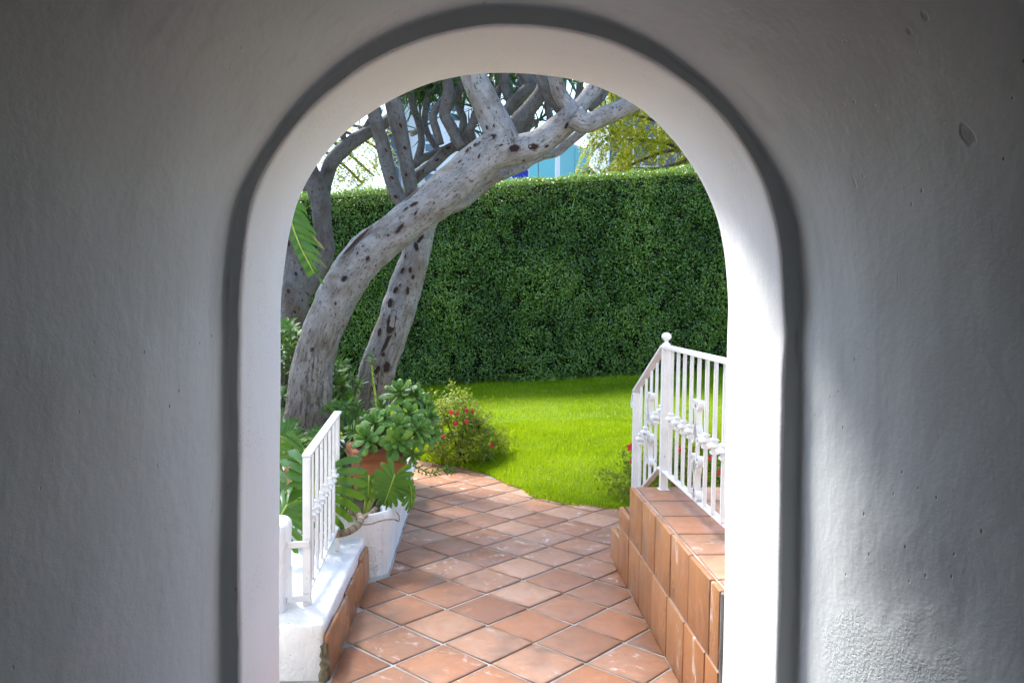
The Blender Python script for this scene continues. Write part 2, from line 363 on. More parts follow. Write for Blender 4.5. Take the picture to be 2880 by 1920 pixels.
for iu in range(-26, 16):
    for iv in range(-14, 24):
        c = GO + UX*((iu+.5)*S) + VX*((iv+.5)*S)
        if not (-1.6 < c.x < 2.2 and 2.45 < c.y < 9.2): continue
        if c.y > edgeY(c.x)+.22: continue
        xmin = -.585 if c.y < 4.6 else (-.475 if c.y < 6.4 else -1.6)
        if c.y < 3.2: xmin = -.665
        xmax = .895 if c.y < 4.86 else 2.2
        if c.y < 2.77: xmax = .895
        if c.x < xmin-.21 or c.x > xmax+.21: continue
        M = Matrix.Translation((c.x, c.y, random.uniform(-.0025, .0015))) @ Matrix.Rotation(-math.pi/4 + random.uniform(-.008, .008), 4, 'Z') @ Matrix.Rotation(random.uniform(-.006, .006), 4, 'X') @ Matrix.Rotation(random.uniform(-.006, .006), 4, 'Y')
        M = M @ Matrix.Rotation(random.choice((0, 1, 2, 3))*math.pi/2, 4, 'Z')
        if c.x - .216 < xmin or c.x + .216 > xmax or (c.y > 4.95 and c.y < 5.2 and c.x > .7):
            Mi = M.inverted(); pw = [(M @ Vector((x, y, 0))).to_2d() for x, y in full]; pw = [(p.x, p.y) for p in pw]
            pw = clip(pw, -1, 0, -xmin); pw = clip(pw, 1, 0, xmax) if len(pw) > 2 else pw
            if len(pw) < 3: continue
            ar = abs(sum(pw[i][0]*pw[(i+1) % len(pw)][1]-pw[(i+1) % len(pw)][0]*pw[i][1] for i in range(len(pw))))/2
            if ar < .0015: continue
            pl = [(Mi @ Vector((*p, 0))) for p in pw]; pl = [(p.x, p.y) for p in pl]
            mk('tile', mesh_of('tile', *tile_mesh(pl), M_TILE), None, paving, M)
        else:
            mk('tile', random.choice(TILE_ME), None, paving, M)

# ------------------------------------------------------------------ archway and vaulted passage
YF, YN, YB = 2.77, 2.281, -6.0
FARC = [(645, 1400), (646, 900), (647, 750), (649, 690), (655, 620), (667, 540), (688, 460), (725, 388), (775, 325), (850, 262), (925, 218), (1000, 190), (1090, 175), (1176, 172), (1260, 177), (1330, 189), (1400, 214), (1462, 247), (1520, 298), (1570, 358), (1610, 422), (1640, 492), (1657, 560), (1665, 640), (1667, 750), (1665, 900), (1660, 1400)]
NEARC = [(552, 1400), (553, 900), (553, 760), (555, 680), (560, 600), (568, 520), (585, 450), (618, 380), (670, 305), (735, 235), (810, 172), (900, 120), (1000, 83), (1100, 66), (1200, 62), (1300, 72), (1400, 98), (1500, 145), (1600, 215), (1675, 292), (1730, 375), (1764, 452), (1785, 540), (1794, 620), (1797, 700), (1796, 900), (1788, 1400)]
OUTC = [(505, 1400), (510, 1100), (512, 900), (513, 760), (514, 650), (519, 560), (537, 462), (580, 378), (638, 290), (715, 200), (800, 126), (900, 68), (1000, 32), (1100, 14), (1180, 11), (1300, 22), (1400, 50), (1500, 96), (1600, 166), (1700, 268), (1768, 365), (1808, 440), (1831, 520), (1839, 600), (1841, 760), (1838, 1100), (1833, 1400)]
CX, CZ = .122, 1.50
NL, NA = 34, 92
def contour(pts, Y):
    P = [at(x, y, Y) for x, y in pts]
    l = [p for p in P if p.z < CZ and p.x < CX]; r_ = [p for p in P if p.z < CZ and p.x > CX]
    a = sorted((math.atan2(p.z-CZ, p.x-CX), math.hypot(p.z-CZ, p.x-CX)) for p in P if p.z > CZ-.15)
    # smooth closed polar curve above the springing, straight jambs below
    aa = np.array([q[0] for q in a]); rr = np.array([q[1] for q in a])
    xl = np.array(sorted((p.z, p.x) for p in P if p.x < CX and p.z < CZ+.1)); xr = np.array(sorted((p.z, p.x) for p in P if p.x > CX and p.z < CZ+.1))
    out = []
    for k in range(NL): z = -.05 + (CZ+.05)*k/NL; out.append((float(np.interp(z, xl[:, 0], xl[:, 1])), z))
    for k in range(NA+1):
        th = math.pi*(1-k/NA)
        w = np.exp(-((aa-th)/.055)**2)+1e-12
        i = np.searchsorted(aa, th); i = min(max(i, 1), len(aa)-1)
        rlin = np.interp(th, aa, rr)
        rs = np.mean([np.interp(th+d, aa, rr) for d in (-.04, 0, .04)]) if .12 < th < math.pi-.12 else rlin
        out.append((CX+rs*math.cos(th), CZ+rs*math.sin(th)))
    for k in range(NL-1, -1, -1): z = -.05 + (CZ+.05)*k/NL; out.append((float(np.interp(z, xr[:, 0], xr[:, 1])), z))
    out = np.array(out); return (np.vstack([out[:1], out[:-1]]) + 2*out + np.vstack([out[1:], out[-1:]]))/4
cf, cn, co = contour(FARC, YF), contour(NEARC, YN), contour(OUTC, YN)
def grow(c, d):                                  # offset outwards from the centre line
    t = np.gradient(c, axis=0); nrm = np.stack([-t[:, 1], t[:, 0]], 1); nrm /= np.linalg.norm(nrm, axis=1)[:, None]; return c + nrm*d
def loft(rings):                                 # rings: list of (contour Nx2, Y)
    V = []; n = len(rings[0][0])
    for c, y in rings:
        for i, p in enumerate(c): V.append(Vector((p[0], y if np.isscalar(y) else y[i], p[1])))
    Fc = [(j*n+i, j*n+i+1, (j+1)*n+i+1, (j+1)*n+i) for j in range(len(rings)-1) for i in range(n-1)]
    return V, Fc
def wob(V, amp, s):
    return [v + Vector((fbm(v+Vector((9, 0, 0)), s), fbm(v+Vector((0, 7, 0)), s), fbm(v+Vector((0, 0, 5)), s)))*amp for v in V]
arch = empty('archway_building', (CX, YF, 0), 'white plastered barrel vaulted passage ending in a round arch', 'archway')
ns = lambda c, s, k: np.array([noise.noise(Vector((p[0]*s, p[1]*s, k))) for p in c])
# far edge, slightly worn
r0 = [(grow(cf, .018), YF+.0), (grow(cf, .004), YF-.004), (cf, YF-.018)]
steps = 16
for k in range(1, steps):
    t = k/steps; r0.append((cf*(1-t)+cn*t, YF-.018 + (YN+.012-YF+.018)*t))
edge = ns(cn, 14, 1.7)*.006 + ns(cn, 40, 4)*.004
r0 += [(grow(cn, -.001), YN+.012), (grow(cn, .003)+0*cn, YN+.003+edge*.4), (grow(cn, .008 + edge[:, None]*.5), YN)]
V, Fc = loft(r0); mk('arch_reveal', (wob(V, .0032, 3.2), Fc), M_PLASTER, arch)
w0 = ns(co, 2.2, 9)*.006
co2 = co + 0
r1 = [(grow(cn, .008 + edge[:, None]*.5), YN), (cn*.75+co*.25, YN-.001), (cn*.5+co*.5, YN-.002), (cn*.25+co*.75, YN-.003)]
fr = .013                                        # plaster cove between the face and the vault
for k in range(0, 7):
    a = k/6*math.pi/2; r1.append((grow(co2, -fr+fr*math.sin(a)), YN-.003-fr+fr*math.cos(a)))
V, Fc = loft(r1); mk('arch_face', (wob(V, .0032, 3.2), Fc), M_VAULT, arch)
r2 = [(co2, YN-.003-fr)]; y = YN-.003-fr; st = .02
while y > YB: y -= st; st = min(st*1.10, .22); u_ = min(YN-y, 1.5); r2.append((grow(co2, .08*u_+.36*u_*u_), y))
V, Fc = loft(r2)
V = wob(V, .0032, 3.2); V = [v + Vector((fbm(v, 2.1)*.012, 0, fbm(v+Vector((3, 3, 3)), 2.1)*.012))*min(1, (YN-.03-v.y)/.3) for v in V]
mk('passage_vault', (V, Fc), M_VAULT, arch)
mk('added_end_wall', xf(bevel_box(5.0, .2, 5.2, .01), Matrix.Translation((CX, YB-.1, 1.4))), mat_simple('dark_light_stop', (.05, .035, .025), (.09, .06, .04), 4, .6), arch, smooth=False)  # added unseen wall, dark so little light reaches the vault from behind
# outer wall face towards the garden, thick behind
n = len(cf); Vw = []; c18 = grow(cf, .018)
for i, p in enumerate(c18): Vw.append(Vector((p[0], YF, p[1])))
def rectpt(p):
    dx, dz = p[0]-CX, max(p[1], -.05)-.9; s = min(4.2/abs(dx) if dx else 1e9, 3.0/dz if dz > 0 else (.95/-dz if dz < 0 else 1e9)); return Vector((CX+dx*s, YF, .9+dz*s))
for p in c18: Vw.append(rectpt(p))
Fw = [(i, i+1, n+i+1, n+i) for i in range(n-1)]
for i in range(n): Vw.append(Vector((rectpt(c18[i]).x, YF-.5, rectpt(c18[i]).z)))
Fw += [(n+i, n+i+1, 2*n+i+1, 2*n+i) for i in range(n-1)]
mk('outer_wall', (Vw, Fw), M_PLASTER, arch, smooth=False)

# ------------------------------------------------------------------ stairs on the right
stair = empty('tiled_staircase', (1.6, 3.9, 0), 'terracotta tiled platform and steps behind the right jamb', 'staircase')
ZT, ZM, XW = .59, .296, .905
core = join([xf(bevel_box(1.78, 1.64, ZT-.003, .004), Matrix.Translation((XW-.001+.89, 2.775+.82-.006, (ZT-.003)/2-.001))),
             xf(bevel_box(1.78, .30, .385, .004), Matrix.Translation((XW-.001+.89, 4.414+.15, .385/2-.002))),
             xf(bevel_box(1.78, .27, .19, .004), Matrix.Translation((XW-.001+.89, 4.714+.135, .19/2-.003)))])
mk('core', core, M_GROUT, stair, smooth=False)
def slab(x0, x1, y0, y1, z0, z1, parent, mat=M_WTILE, b=.006, name='tile', jit=.0015, seg=2, tilt=.006):
    c = Vector(((x0+x1)/2, (y0+y1)/2, (z0+z1)/2)); d = bevel_box(x1-x0, y1-y0, z1-z0, b, seg)
    M = Matrix.Translation(c + Vector((random.uniform(-jit, jit), 0, 0))) @ Matrix.Rotation(random.uniform(-tilt, tilt), 4, 'Z') @ Matrix.Rotation(random.uniform(-tilt, tilt), 4, 'X')
    return mk(name, d, mat, parent, M)
J = [4.415, 4.085, 3.785, 3.485, 3.19, 2.893, 2.775]; q = .0048
for a, b in zip(J[:-1], J[1:]):
    slab(XW-.006, XW+.02, b+q, a-q, ZM+q, ZT+.002, stair, b=.006)
    x = XW+.028
    for wdt in (.285, .29, .29, .29, .29, .2):
        slab(x, x+wdt-.010, b+q, a-q, ZT-.022, ZT+.004, stair, M_TILE); x += wdt
JL = [4.985, 4.72, 4.42, 4.125, 3.83, 3.53, 3.235, 2.94, 2.775]
for i, (a, b) in enumerate(zip(JL[:-1], JL[1:])):
    slab(XW-.008, XW+.02, b+q, a-q, .002, (.205 if i == 0 else ZM-q), stair, b=.005)
slab(XW-.007, XW+.02, 4.42+q, 4.72-q, ZM+q, .402, stair, b=.006)
x = XW+.028
for wdt in (.285, .29, .29, .29, .29, .2):
    slab(x, x+wdt-.010, 4.425+q, 4.72-q, .378, .404, stair, M_TILE); slab(x, x+wdt-.010, 4.725+q, 4.985-q, .186, .207, stair, M_TILE)
    slab(x, x+wdt-.010, 4.415, 4.428, .41, ZT-.004, stair, M_TILE); x += wdt

# ------------------------------------------------------------------ railings
def bar(p, q_, w, d=None, b=.003, up=(0, 0, 1)):
    """square bar from p to q_"""
    p, q_ = Vector(p), Vector(q_); L = (q_-p).length; dd = bevel_box(L, w, d or w, b)
    return xf(dd, frame((p+q_)/2, q_-p, up))
def vbar(x, y, z0, z1, w, b=.003):
    return xf(bevel_box(w, w, z1-z0, b), Matrix.Translation((x, y, (z0+z1)/2)))
def collar(x, y, z, s=1.0):
    prof = [(.019, -.030), (.019, -.022), (.014, -.016), (.014, -.010), (.031, -.002), (.031, .004), (.014, .014), (.014, .018), (.018, .022), (.018, .028), (.011, .032)]
    V, Fc = [], []
    for r_, zz in prof:
        for sx, sy in ((-1, -1), (1, -1), (1, 1), (-1, 1)): V.append((x+sx*r_*s*.8, y+sy*r_*s*.8, z+zz*s*1.05))
    for k in range(len(prof)-1):
        for i in range(4): j = (i+1) % 4; Fc.append((k*4+i, k*4+j, (k+1)*4+j, (k+1)*4+i))
    Fc += [(3, 2, 1, 0), tuple(len(V)-4+i for i in range(4))]
    return V, Fc
def ribbon(path, O, ax, w, th):
    """flat bar swept along 2D path (u along ax, v up); w = width across the plane, th = thickness in plane"""
    ax = Vector(ax).normalized(); nrm = ax.cross(Vector((0, 0, 1))); V, Fc = [], []; n = len(path)
    for i, (u, v) in enumerate(path):
        a = path[max(i-1, 0)]; b = path[min(i+1, n-1)]; t = Vector((b[0]-a[0], b[1]-a[1])); t.normalize(); pn = Vector((-t.y, t.x))
        for su, sw in ((-1, -1), (1, -1), (1, 1), (-1, 1)):
            P = O + ax*(u+pn.x*su*th/2) + Vector((0, 0, v+pn.y*su*th/2)) + nrm*(sw*w/2); V.append(P)
    for i in range(n-1):
        for k in range(4): j = (k+1) % 4; Fc.append((i*4+k, i*4+j, (i+1)*4+j, (i+1)*4+k))
    Fc += [(3, 2, 1, 0), tuple(4*(n-1)+k for k in range(4))]
    return V, Fc
def spiral(cx, cz, r0, r1, a0, a1, n=16):
    return [(cx+(r0+(r1-r0)*k/n)*math.cos(a0+(a1-a0)*k/n), cz+(r0+(r1-r0)*k/n)*math.sin(a0+(a1-a0)*k/n)) for k in range(n+1)]
def scroll_parts(O, ax, half, s=1.0):
    out = []
    for sg in (-1, 1):
        for vz in (-1, 1):
            top = spiral(.026*s, half-.018*s, .006*s, .020*s, R(60), R(60-540+0), 22)       # outer curl, unwinds downwards
            body = [(.010*s, half-.055*s), (.012*s, half-.10*s), (.026*s, half-.135*s), (.013*s, half-.17*s), (.011*s, half*.42)]
            mid = spiral(.036*s, .042*s, .027*s, .007*s, R(165), R(165-480), 22)
            path = top + [tuple(p) for p in catmull([top[-1]] + body + [mid[0]], 4)][1:-1] + mid
            out.append(ribbon([(sg*u, vz*v) for u, v in path], O, ax, .026*s, .007*s))
    return out

XR = 1.072
rr = empty('stair_railing', (XR, 4.34, ZT), 'white wrought iron stair railing with ball topped post and scrolls', 'railing')
ZR, ZBt = 1.385, .70
post = vbar(XR, 4.34, ZT, ZR-.004, .042); po = mk('post', post, M_PAINT, rr, smooth=False)
lathe = [(.024, 0), (.024, .006), (.012, .016), (.010, .026), (.018, .032), (.026, .042), (.028, .052), (.024, .064), (.014, .073), (.0, .076)]
V, Fc = [], []
for r_, z in lathe:
    for k in range(16): V.append((XR+r_*math.cos(k*math.pi/8), 4.34+r_*math.sin(k*math.pi/8), ZR+.016+z*.92))
for i in range(len(lathe)-1):
    for k in range(16): Fc.append((i*16+k, i*16+(k+1) % 16, (i+1)*16+(k+1) % 16, (i+1)*16+k))
mk('ball_finial', (V, Fc), M_PAINT, po)
mk('base_plate', xf(bevel_box(.06, .06, .006, .001), Matrix.Translation((XR, 4.34, ZT+.007))), M_PAINT, po, smooth=False)
mk('top_rail', bar((XR, 4.372, ZR+.006), (XR-.03, 2.86, ZR+.006), .046, .020), M_PAINT, rr, smooth=False)
mk('bottom_rail', bar((XR, 4.43, ZBt), (XR, 2.86, ZBt), .036, .014), M_PAINT, rr, smooth=False)
NY, NZ0, NZ1, NX = 4.93, .207, 1.07, 1.035
mk('top_rail', bar((XR-.004, 4.37, ZR+.0065), (NX, NY+.03, NZ1+.006), .046, .016), M_PAINT, rr, smooth=False)
mk('bottom_rail', bar((XR, 4.42, ZBt), (NX, NY, .40), .036, .014), M_PAINT, rr, smooth=False)
mk('newel', vbar(NX, NY, NZ0, NZ1, .040), M_PAINT, rr, smooth=False)
mk('handrail_curl', ribbon([(.0, 0), (.035, -.025), (.055, -.06)] + spiral(.040, -.085, .022, .008, R(20), R(-330), 18), Vector((NX, NY+.02, NZ1+.004)), (0, 1, 0), .04, .010), M_PAINT, rr, smooth=False)
k = 0
yy = 4.195
while yy > 2.9:
    k += 1; xb = XR - .03*(4.34-yy)/1.3*.6
    b_ = mk('baluster', vbar(xb, yy, ZBt+.006, ZR-.004, .0165, .002), M_PAINT, rr, smooth=False)
    if k == 5 or k == 11:
        mk('scroll', join(scroll_parts(Vector((xb, yy, .945)), (0, 1, 0), .235, 1.12)), M_PAINT, b_, smooth=False)
    else:
        mk('collar', collar(xb, yy, 1.008, 1.08), M_PAINT, b_, smooth=False)
    yy -= .134
for i, t in enumerate((.10, .28, .46, .64, .82)):
    y = 4.34 + (NY-4.34)*t; xb = XR + (NX-XR)*t; zt = ZR + (NZ1-ZR)*t; zb = ZBt + (.40-ZBt)*max(0, (y-4.42)/(NY-4.42))
    b_ = mk('baluster', vbar(xb, y, zb, zt-.004, .0155, .002), M_PAINT, rr, smooth=False); zc = (zt+zb)/2-.02
    if i == 2: mk('scroll', join(scroll_parts(Vector((xb, y, zc)), (0, 1, 0), .215, 1.1)), M_PAINT, b_, smooth=False)
    else: mk('collar', collar(xb, y, zc+.02, 1.08), M_PAINT, b_, smooth=False)

# left railing
XLR = -.735
rl = empty('planter_railing', (XLR, 3.57, .25), 'narrow white iron railing standing on the low white wall', 'railing')
Z0, Z1 = .926, 1.01
mk('post', vbar(XLR, 3.57, .235, Z0-.004, .036), M_PAINT, rl, smooth=False)
mk('post', vbar(XLR, 4.36, .25, Z1-.004, .024), M_PAINT, rl, smooth=False)
mk('top_rail', bar((XLR, 3.55, Z0+.004), (XLR, 4.375, Z1+.004), .042, .014), M_PAINT, rl, smooth=False)
mk('bottom_rail', bar((XLR, 3.57, .315), (XLR, 4.36, .39), .034, .012), M_PAINT, rl, smooth=False)
mk('wall_bracket', bar((XLR+.016, 3.545, .535), (-.835, 3.52, .535), .012, .030), M_PAINT, rl, smooth=False)
mk('wall_bracket', bar((XLR+.018, 3.545, .290), (-.815, 3.52, .290), .012, .028), M_PAINT, rl, smooth=False)
for i in range(6):
    t = (i+1)/7; y = 3.57+.79*t; zt = Z0+(Z1-Z0)*t; zb = .315+.075*t
    b_ = mk('baluster', vbar(XLR, y, zb, zt, .0155, .002), M_PAINT, rl, smooth=False)
    mk('collar', collar(XLR, y, (zt+zb)/2), M_PAINT, b_, smooth=False)

# ------------------------------------------------------------------ low walls and planter on the left
def rough_box(x0, x1, y0, y1, z0, z1, b, cuts, amp, s):
    bm = bmesh.new(); bmesh.ops.create_cube(bm, size=1); bmesh.ops.scale(bm, vec=(x1-x0, y1-y0, z1-z0), verts=bm.verts)
    bmesh.ops.translate(bm, vec=((x0+x1)/2, (y0+y1)/2, (z0+z1)/2), verts=bm.verts)
    bmesh.ops.bevel(bm, geom=bm.edges[:], offset=b, segments=4, affect='EDGES', profile=.5)
    bmesh.ops.subdivide_edges(bm, edges=[e for e in bm.edges if e.calc_length() > .05], cuts=cuts, use_grid_fill=True)
    bmesh.ops.triangulate(bm, faces=[f for f in bm.faces if len(f.verts) > 4])
    for v in bm.verts:
        n_ = v.normal.copy() if v.normal.length else Vector((0, 0, 1)); v.co += n_*(fbm(v.co, s, 4)*amp)
    V = [v.co.copy() for v in bm.verts]; Fc = [[v.index for v in f.verts] for f in bm.faces]; bm.free(); return V, Fc
lw = empty('low_garden_wall', (-.75, 3.95, 0), 'low whitewashed garden wall with terracotta skirting tiles', 'wall')
mk('wall', rough_box(-1.25, -.622, 3.345, 4.72, -.03, .248, .016, 14, .006, 9), M_WASH, lw)
ys = [3.35, 3.60, 3.86, 4.10, 4.35, 4.60]; hs = [.20, .185, .19, .185, .20]
for a, b, h in zip(ys[:-1], ys[1:], hs):
    d = bevel_box(.018, b-a-.004, h, .008, 3)
    mk('skirting_tile', d, M_WTILE, lw, Matrix.Translation((-.603, (a+b)/2, h/2+.002)) @ Matrix.Rotation(R(-3.0), 4, 'Y') @ Matrix.Rotation(R(-2.2), 4, 'Z'))
mk('mortar', rough_box(-.63, -.600, 3.325, 3.352, 0, .17, .008, 5, .02, 40), mat_simple('old_mortar', (.10, .085, .05), (.32, .27, .18), 45, .95, 1.0, .01), lw)
sp = mk('wall_stub', rough_box(-1.5, -.815, 3.46, 3.66, .15, .645, .042, 8, .008, 9), M_WASH); tag(sp, 'rounded end of a white wall beside the left jamb', 'wall')

PATHP = [(-1.25, 4.36), (-.86, 4.52), (-.60, 4.61), (-.53, 4.664), (-.502, 4.688), (-.491, 4.73), (-.49, 5.0), (-.49, 5.4), (-.49, 5.8), (-.49, 6.2), (-.52, 6.55), (-.64, 6.85), (-.9, 7.1), (-1.2, 7.2)]
prof = [(0, -.03), (.004, .10), (.012, .20), (.030, .30), (.040, .345), (.028, .372), (-.01, .382), (-.05, .384), (-.085, .375), (-.10, .34), (-.10, .1)]
C = catmull(PATHP, 6); V, Fc = [], []; m = len(prof)
for i, c in enumerate(C):
    t = np.array(C[min(i+1, len(C)-1)])-np.array(C[max(i-1, 0)]); t /= np.linalg.norm(t); nr = np.array([t[1], -t[0]])
    fl = float(np.interp(c[1], [4.72, 5.3], [.12, 1.2]))
    for d, z in prof:
        w = Vector((c[0]+nr[0]*d*fl, c[1]+nr[1]*d*fl, z))
        w += Vector((nr[0], nr[1], .5))*(fbm(w, 6, 4)*.008); V.append(w)
for i in range(len(C)-1):
    for k in range(m-1): Fc.append((i*m+k, (i+1)*m+k, (i+1)*m+k+1, i*m+k+1))
pw = mk('planter_wall', (V, Fc), M_WASH); tag(pw, 'curved white plastered planter wall beside the tiled path', 'planter wall')
xs = np.linspace(-4.2, -.55, 50); ysb = np.linspace(3.62, 7.6, 50)
def bedz(x, y): return .27 + .03*fbm((x, y, 0), 5) - (0.14 if x > -1.2 and y < 4.45 else 0) + (.05*min(1, max(0, -x-1.2)))
V = [(x if x < -.6 else -.6, y, bedz(x, y)) for y in ysb for x in xs]
def inpl(x, y): return x < np.interp(y, [4.4, 4.6, 4.75, 6.2, 6.9, 7.3, 7.6], [-.95, -.68, -.58, -.56, -.74, -1.1, -1.7]) and not (y < 4.74 and x > -1.2)
n = 50
Fc = [(j*n+i, j*n+i+1, (j+1)*n+i+1, (j+1)*n+i) for j in range(n-1) for i in range(n-1) if inpl(xs[i+1], ysb[j]) and inpl(xs[i+1], ysb[j+1])]
tag(mk('planting_bed', (V, Fc), M_SOIL), 'dark planting bed behind the white planter wall', kind='structure')

# ------------------------------------------------------------------ dragon trees
def PT(L, Y, r=1.0):
    out = []
    for p in L:
        yy_ = p[3] if len(p) > 3 else Y; v = at(p[0], p[1], yy_); out.append((v.x, v.y, v.z, p[2]/2*mpp(yy_)*r))
    return out
def tree_limb(name, L, Y, parent, nseg=18, rough=.05, sub=6, rings=0.0, mat=None): return tube_obj(name, PT(L, Y), mat or M_BARK, parent, sub, nseg, rough, 6, rings)
SCAR = None
def scar_mesh():
    V, Fc = [], []; pr = [(1.25, -.15), (1.12, .0), (.95, .12), (.82, .10), (.55, .02), (.0, -.03)]; ns_ = 12
    for r_, z in pr[:-1]:
        for k in range(ns_): a = 2*math.pi*k/ns_; w = 1+.16*math.sin(2*a+1)+.12*math.sin(5*a); V.append((r_*w*math.cos(a), r_*w*math.sin(a), z))
    V.append((0, 0, pr[-1][1]))
    for i in range(len(pr)-2):
        for k in range(ns_): Fc.append((i*ns_+k, i*ns_+(k+1) % ns_, (i+1)*ns_+(k+1) % ns_, (i+1)*ns_+k))
    for k in range(ns_): Fc.append(((len(pr)-2)*ns_+k, (len(pr)-2)*ns_+(k+1) % ns_, len(V)-1))
    me = mesh_of('scar', V, Fc, mat_simple('scar_rim', (.08, .07, .06), (.20, .185, .17), 30, .8, .6)); me.materials.append(M_SCAR)
    for p in me.polygons: p.material_index = 1 if p.index >= 2*ns_ else 0
    return me
SCAR_ME = scar_mesh()
def add_scars(trunk, L, Y, spots):
    C = catmull([(p[0], p[1], p[2], p[3] if len(p) > 3 else Y) for p in L], 10)
    for s in spots:
        x, y, sx, sy = s[0], s[1], s[2]*.82, s[3]*.82; rot = (s[4] if len(s) > 4 else 0) + random.uniform(-28, 28)*(s[2] < 14); f_ = random.uniform(.6, 1.35) if s[2] < 14 else 1; sx *= f_; sy *= f_*random.uniform(.75, 1.2)
        i = min(range(len(C)), key=lambda k: (C[k][0]-x)**2+(C[k][1]-y)**2); i = min(max(i, 1), len(C)-2)
        t = np.array(C[i+1][:2])-np.array(C[i-1][:2]); t /= np.linalg.norm(t); pn = np.array([-t[1], t[0]])
        d = (x-C[i][0])*pn[0]+(y-C[i][1])*pn[1]; d = max(-.9, min(.9, d/(C[i][2]/2))); Yd = C[i][3]; rad = C[i][2]/2*mpp(Yd)
        sdv = CR*pn[0] - CU*pn[1]; tv = CR*t[0] - CU*t[1]
        nrm = (sdv*d - CF*math.sqrt(1-d*d)).normalized(); c = at(C[i][0], C[i][1], Yd); pos = c + nrm*rad*1.035
        m_ = mpp(Yd); M = frame(pos, tv, nrm) @ Matrix.Rotation(R(rot), 4, 'Z') @ Matrix.Diagonal((sx*m_, sy*m_, min(sx, sy)*m_*.8, 1))
        mk('branch_scar', SCAR_ME, None, trunk, M)
BLADES = []
def blade_mesh(L, W, bend, n=7):
    V, Fc = [], []
    for i in range(n):
        t = i/(n-1); w = W*(min(1, .75+t*1.2) if t < .25 else 1.0)*(1-t**2.2)*.5+.0006; a = bend*t
        x = L*(t if abs(bend) < .05 else math.sin(a)/bend); z = -L*(0 if abs(bend) < .05 else (1-math.cos(a))/bend)
        for s in (-1, 0, 1): V.append((x, s*w, z + (abs(s)*w*.45)))
    for i in range(n-1):
        for k in range(2): Fc.append((i*3+k, i*3+k+1, (i+1)*3+k+1, (i+1)*3+k))
    return mesh_of('blade', V, Fc, M_BLADE)
BLADES = [blade_mesh(1, .065, b) for b in (.15, .5, .9, 1.4)]
def blade_cluster(parent, pos, axis, nl, L, tipr=.03, as_objects=True):
    axis = Vector(axis).normalized(); pos = Vector(pos)
    stub = mk('leaf_cluster', (lambda T: (T[0], T[1]))(tube([(*(pos-axis*.10), tipr), (*(pos-axis*.03), tipr*1.05), (*(pos+axis*.06), tipr*.35)], 3, 8)), M_BARK, parent)
    o1 = axis.orthogonal().normalized()
    for i in range(nl):
        f = (i+.5)/nl; th = R(12+ 118*f**.8)+random.uniform(-.12, .12); ph = i*2.39996+random.uniform(-.25, .25)
        d = Matrix.Rotation(ph, 3, axis) @ (axis*math.cos(th) + o1*math.sin(th)); l = L*random.uniform(.75, 1.1)
        zup = axis + d*.01
        mk('leaf', BLADES[min(3, int(f*2.6+random.random()*1.4))], None, stub, frame(pos + axis*(.05*(1-f)) , d, zup) @ scl((l, l*random.uniform(.8, 1.15), l)))

t1 = empty('dragon_tree', at(706, 960, 6.6), 'leaning silver grey trunk in front, bending right beneath the arch', 'tree', 'dragon trees in the planting bed')
T1 = [(702, 985, 116), (708, 940, 104), (715, 857, 92), (735, 777, 90), (770, 694, 92), (806, 630, 92), (852, 576, 90), (925, 517, 86), (1002, 455, 86), (1072, 397, 88), (1130, 350, 88), (1165, 322, 80)]
tr1 = tree_limb('trunk', T1, 6.6, t1, 44, .085, 16)
add_scars(tr1, T1, 6.6, [(828, 560, 46, 9), (945, 452, 20, 10, 10), (1080, 352, 7, 5), (1098, 340, 8, 6), (1133, 326, 12, 10), (955, 478, 8, 5), (962, 495, 9, 4), (1002, 470, 9, 4), (1020, 440, 9, 4), (1025, 475, 5, 3), (925, 530, 12, 5), (832, 585, 6, 4), (850, 600, 7, 5), (935, 490, 5, 3), (800, 645, 6, 5), (1060, 380, 5, 3), (1100, 372, 5, 3), (1045, 420, 8, 4), (780, 700, 7, 4), (730, 800, 5, 3), (700, 872, 5, 3), (1150, 345, 8, 5), (900, 545, 4, 3), (868, 610, 4, 3), (985, 500, 4, 3)])
A_ = [(1162, 335, 78), (1142, 290, 72), (1115, 235, 64), (1092, 185, 60), (1068, 120, 56), (1050, 50, 50)]
brA = tree_limb('branch', A_, 6.6, t1); add_scars(brA, A_, 6.6, [(1135, 298, 6, 4), (1120, 300, 5, 4)])
B_ = [(1140, 352, 70), (1180, 345, 70), (1238, 328, 62), (1296, 284, 58), (1325, 258, 60)]
brB = tree_limb('branch', B_, 6.6, t1); add_scars(brB, B_, 6.6, [(1180, 350, 12, 11), (1222, 345, 10, 8), (1252, 343, 8, 6), (1300, 295, 7, 4), (1330, 282, 6, 7), (1205, 372, 5, 5)])
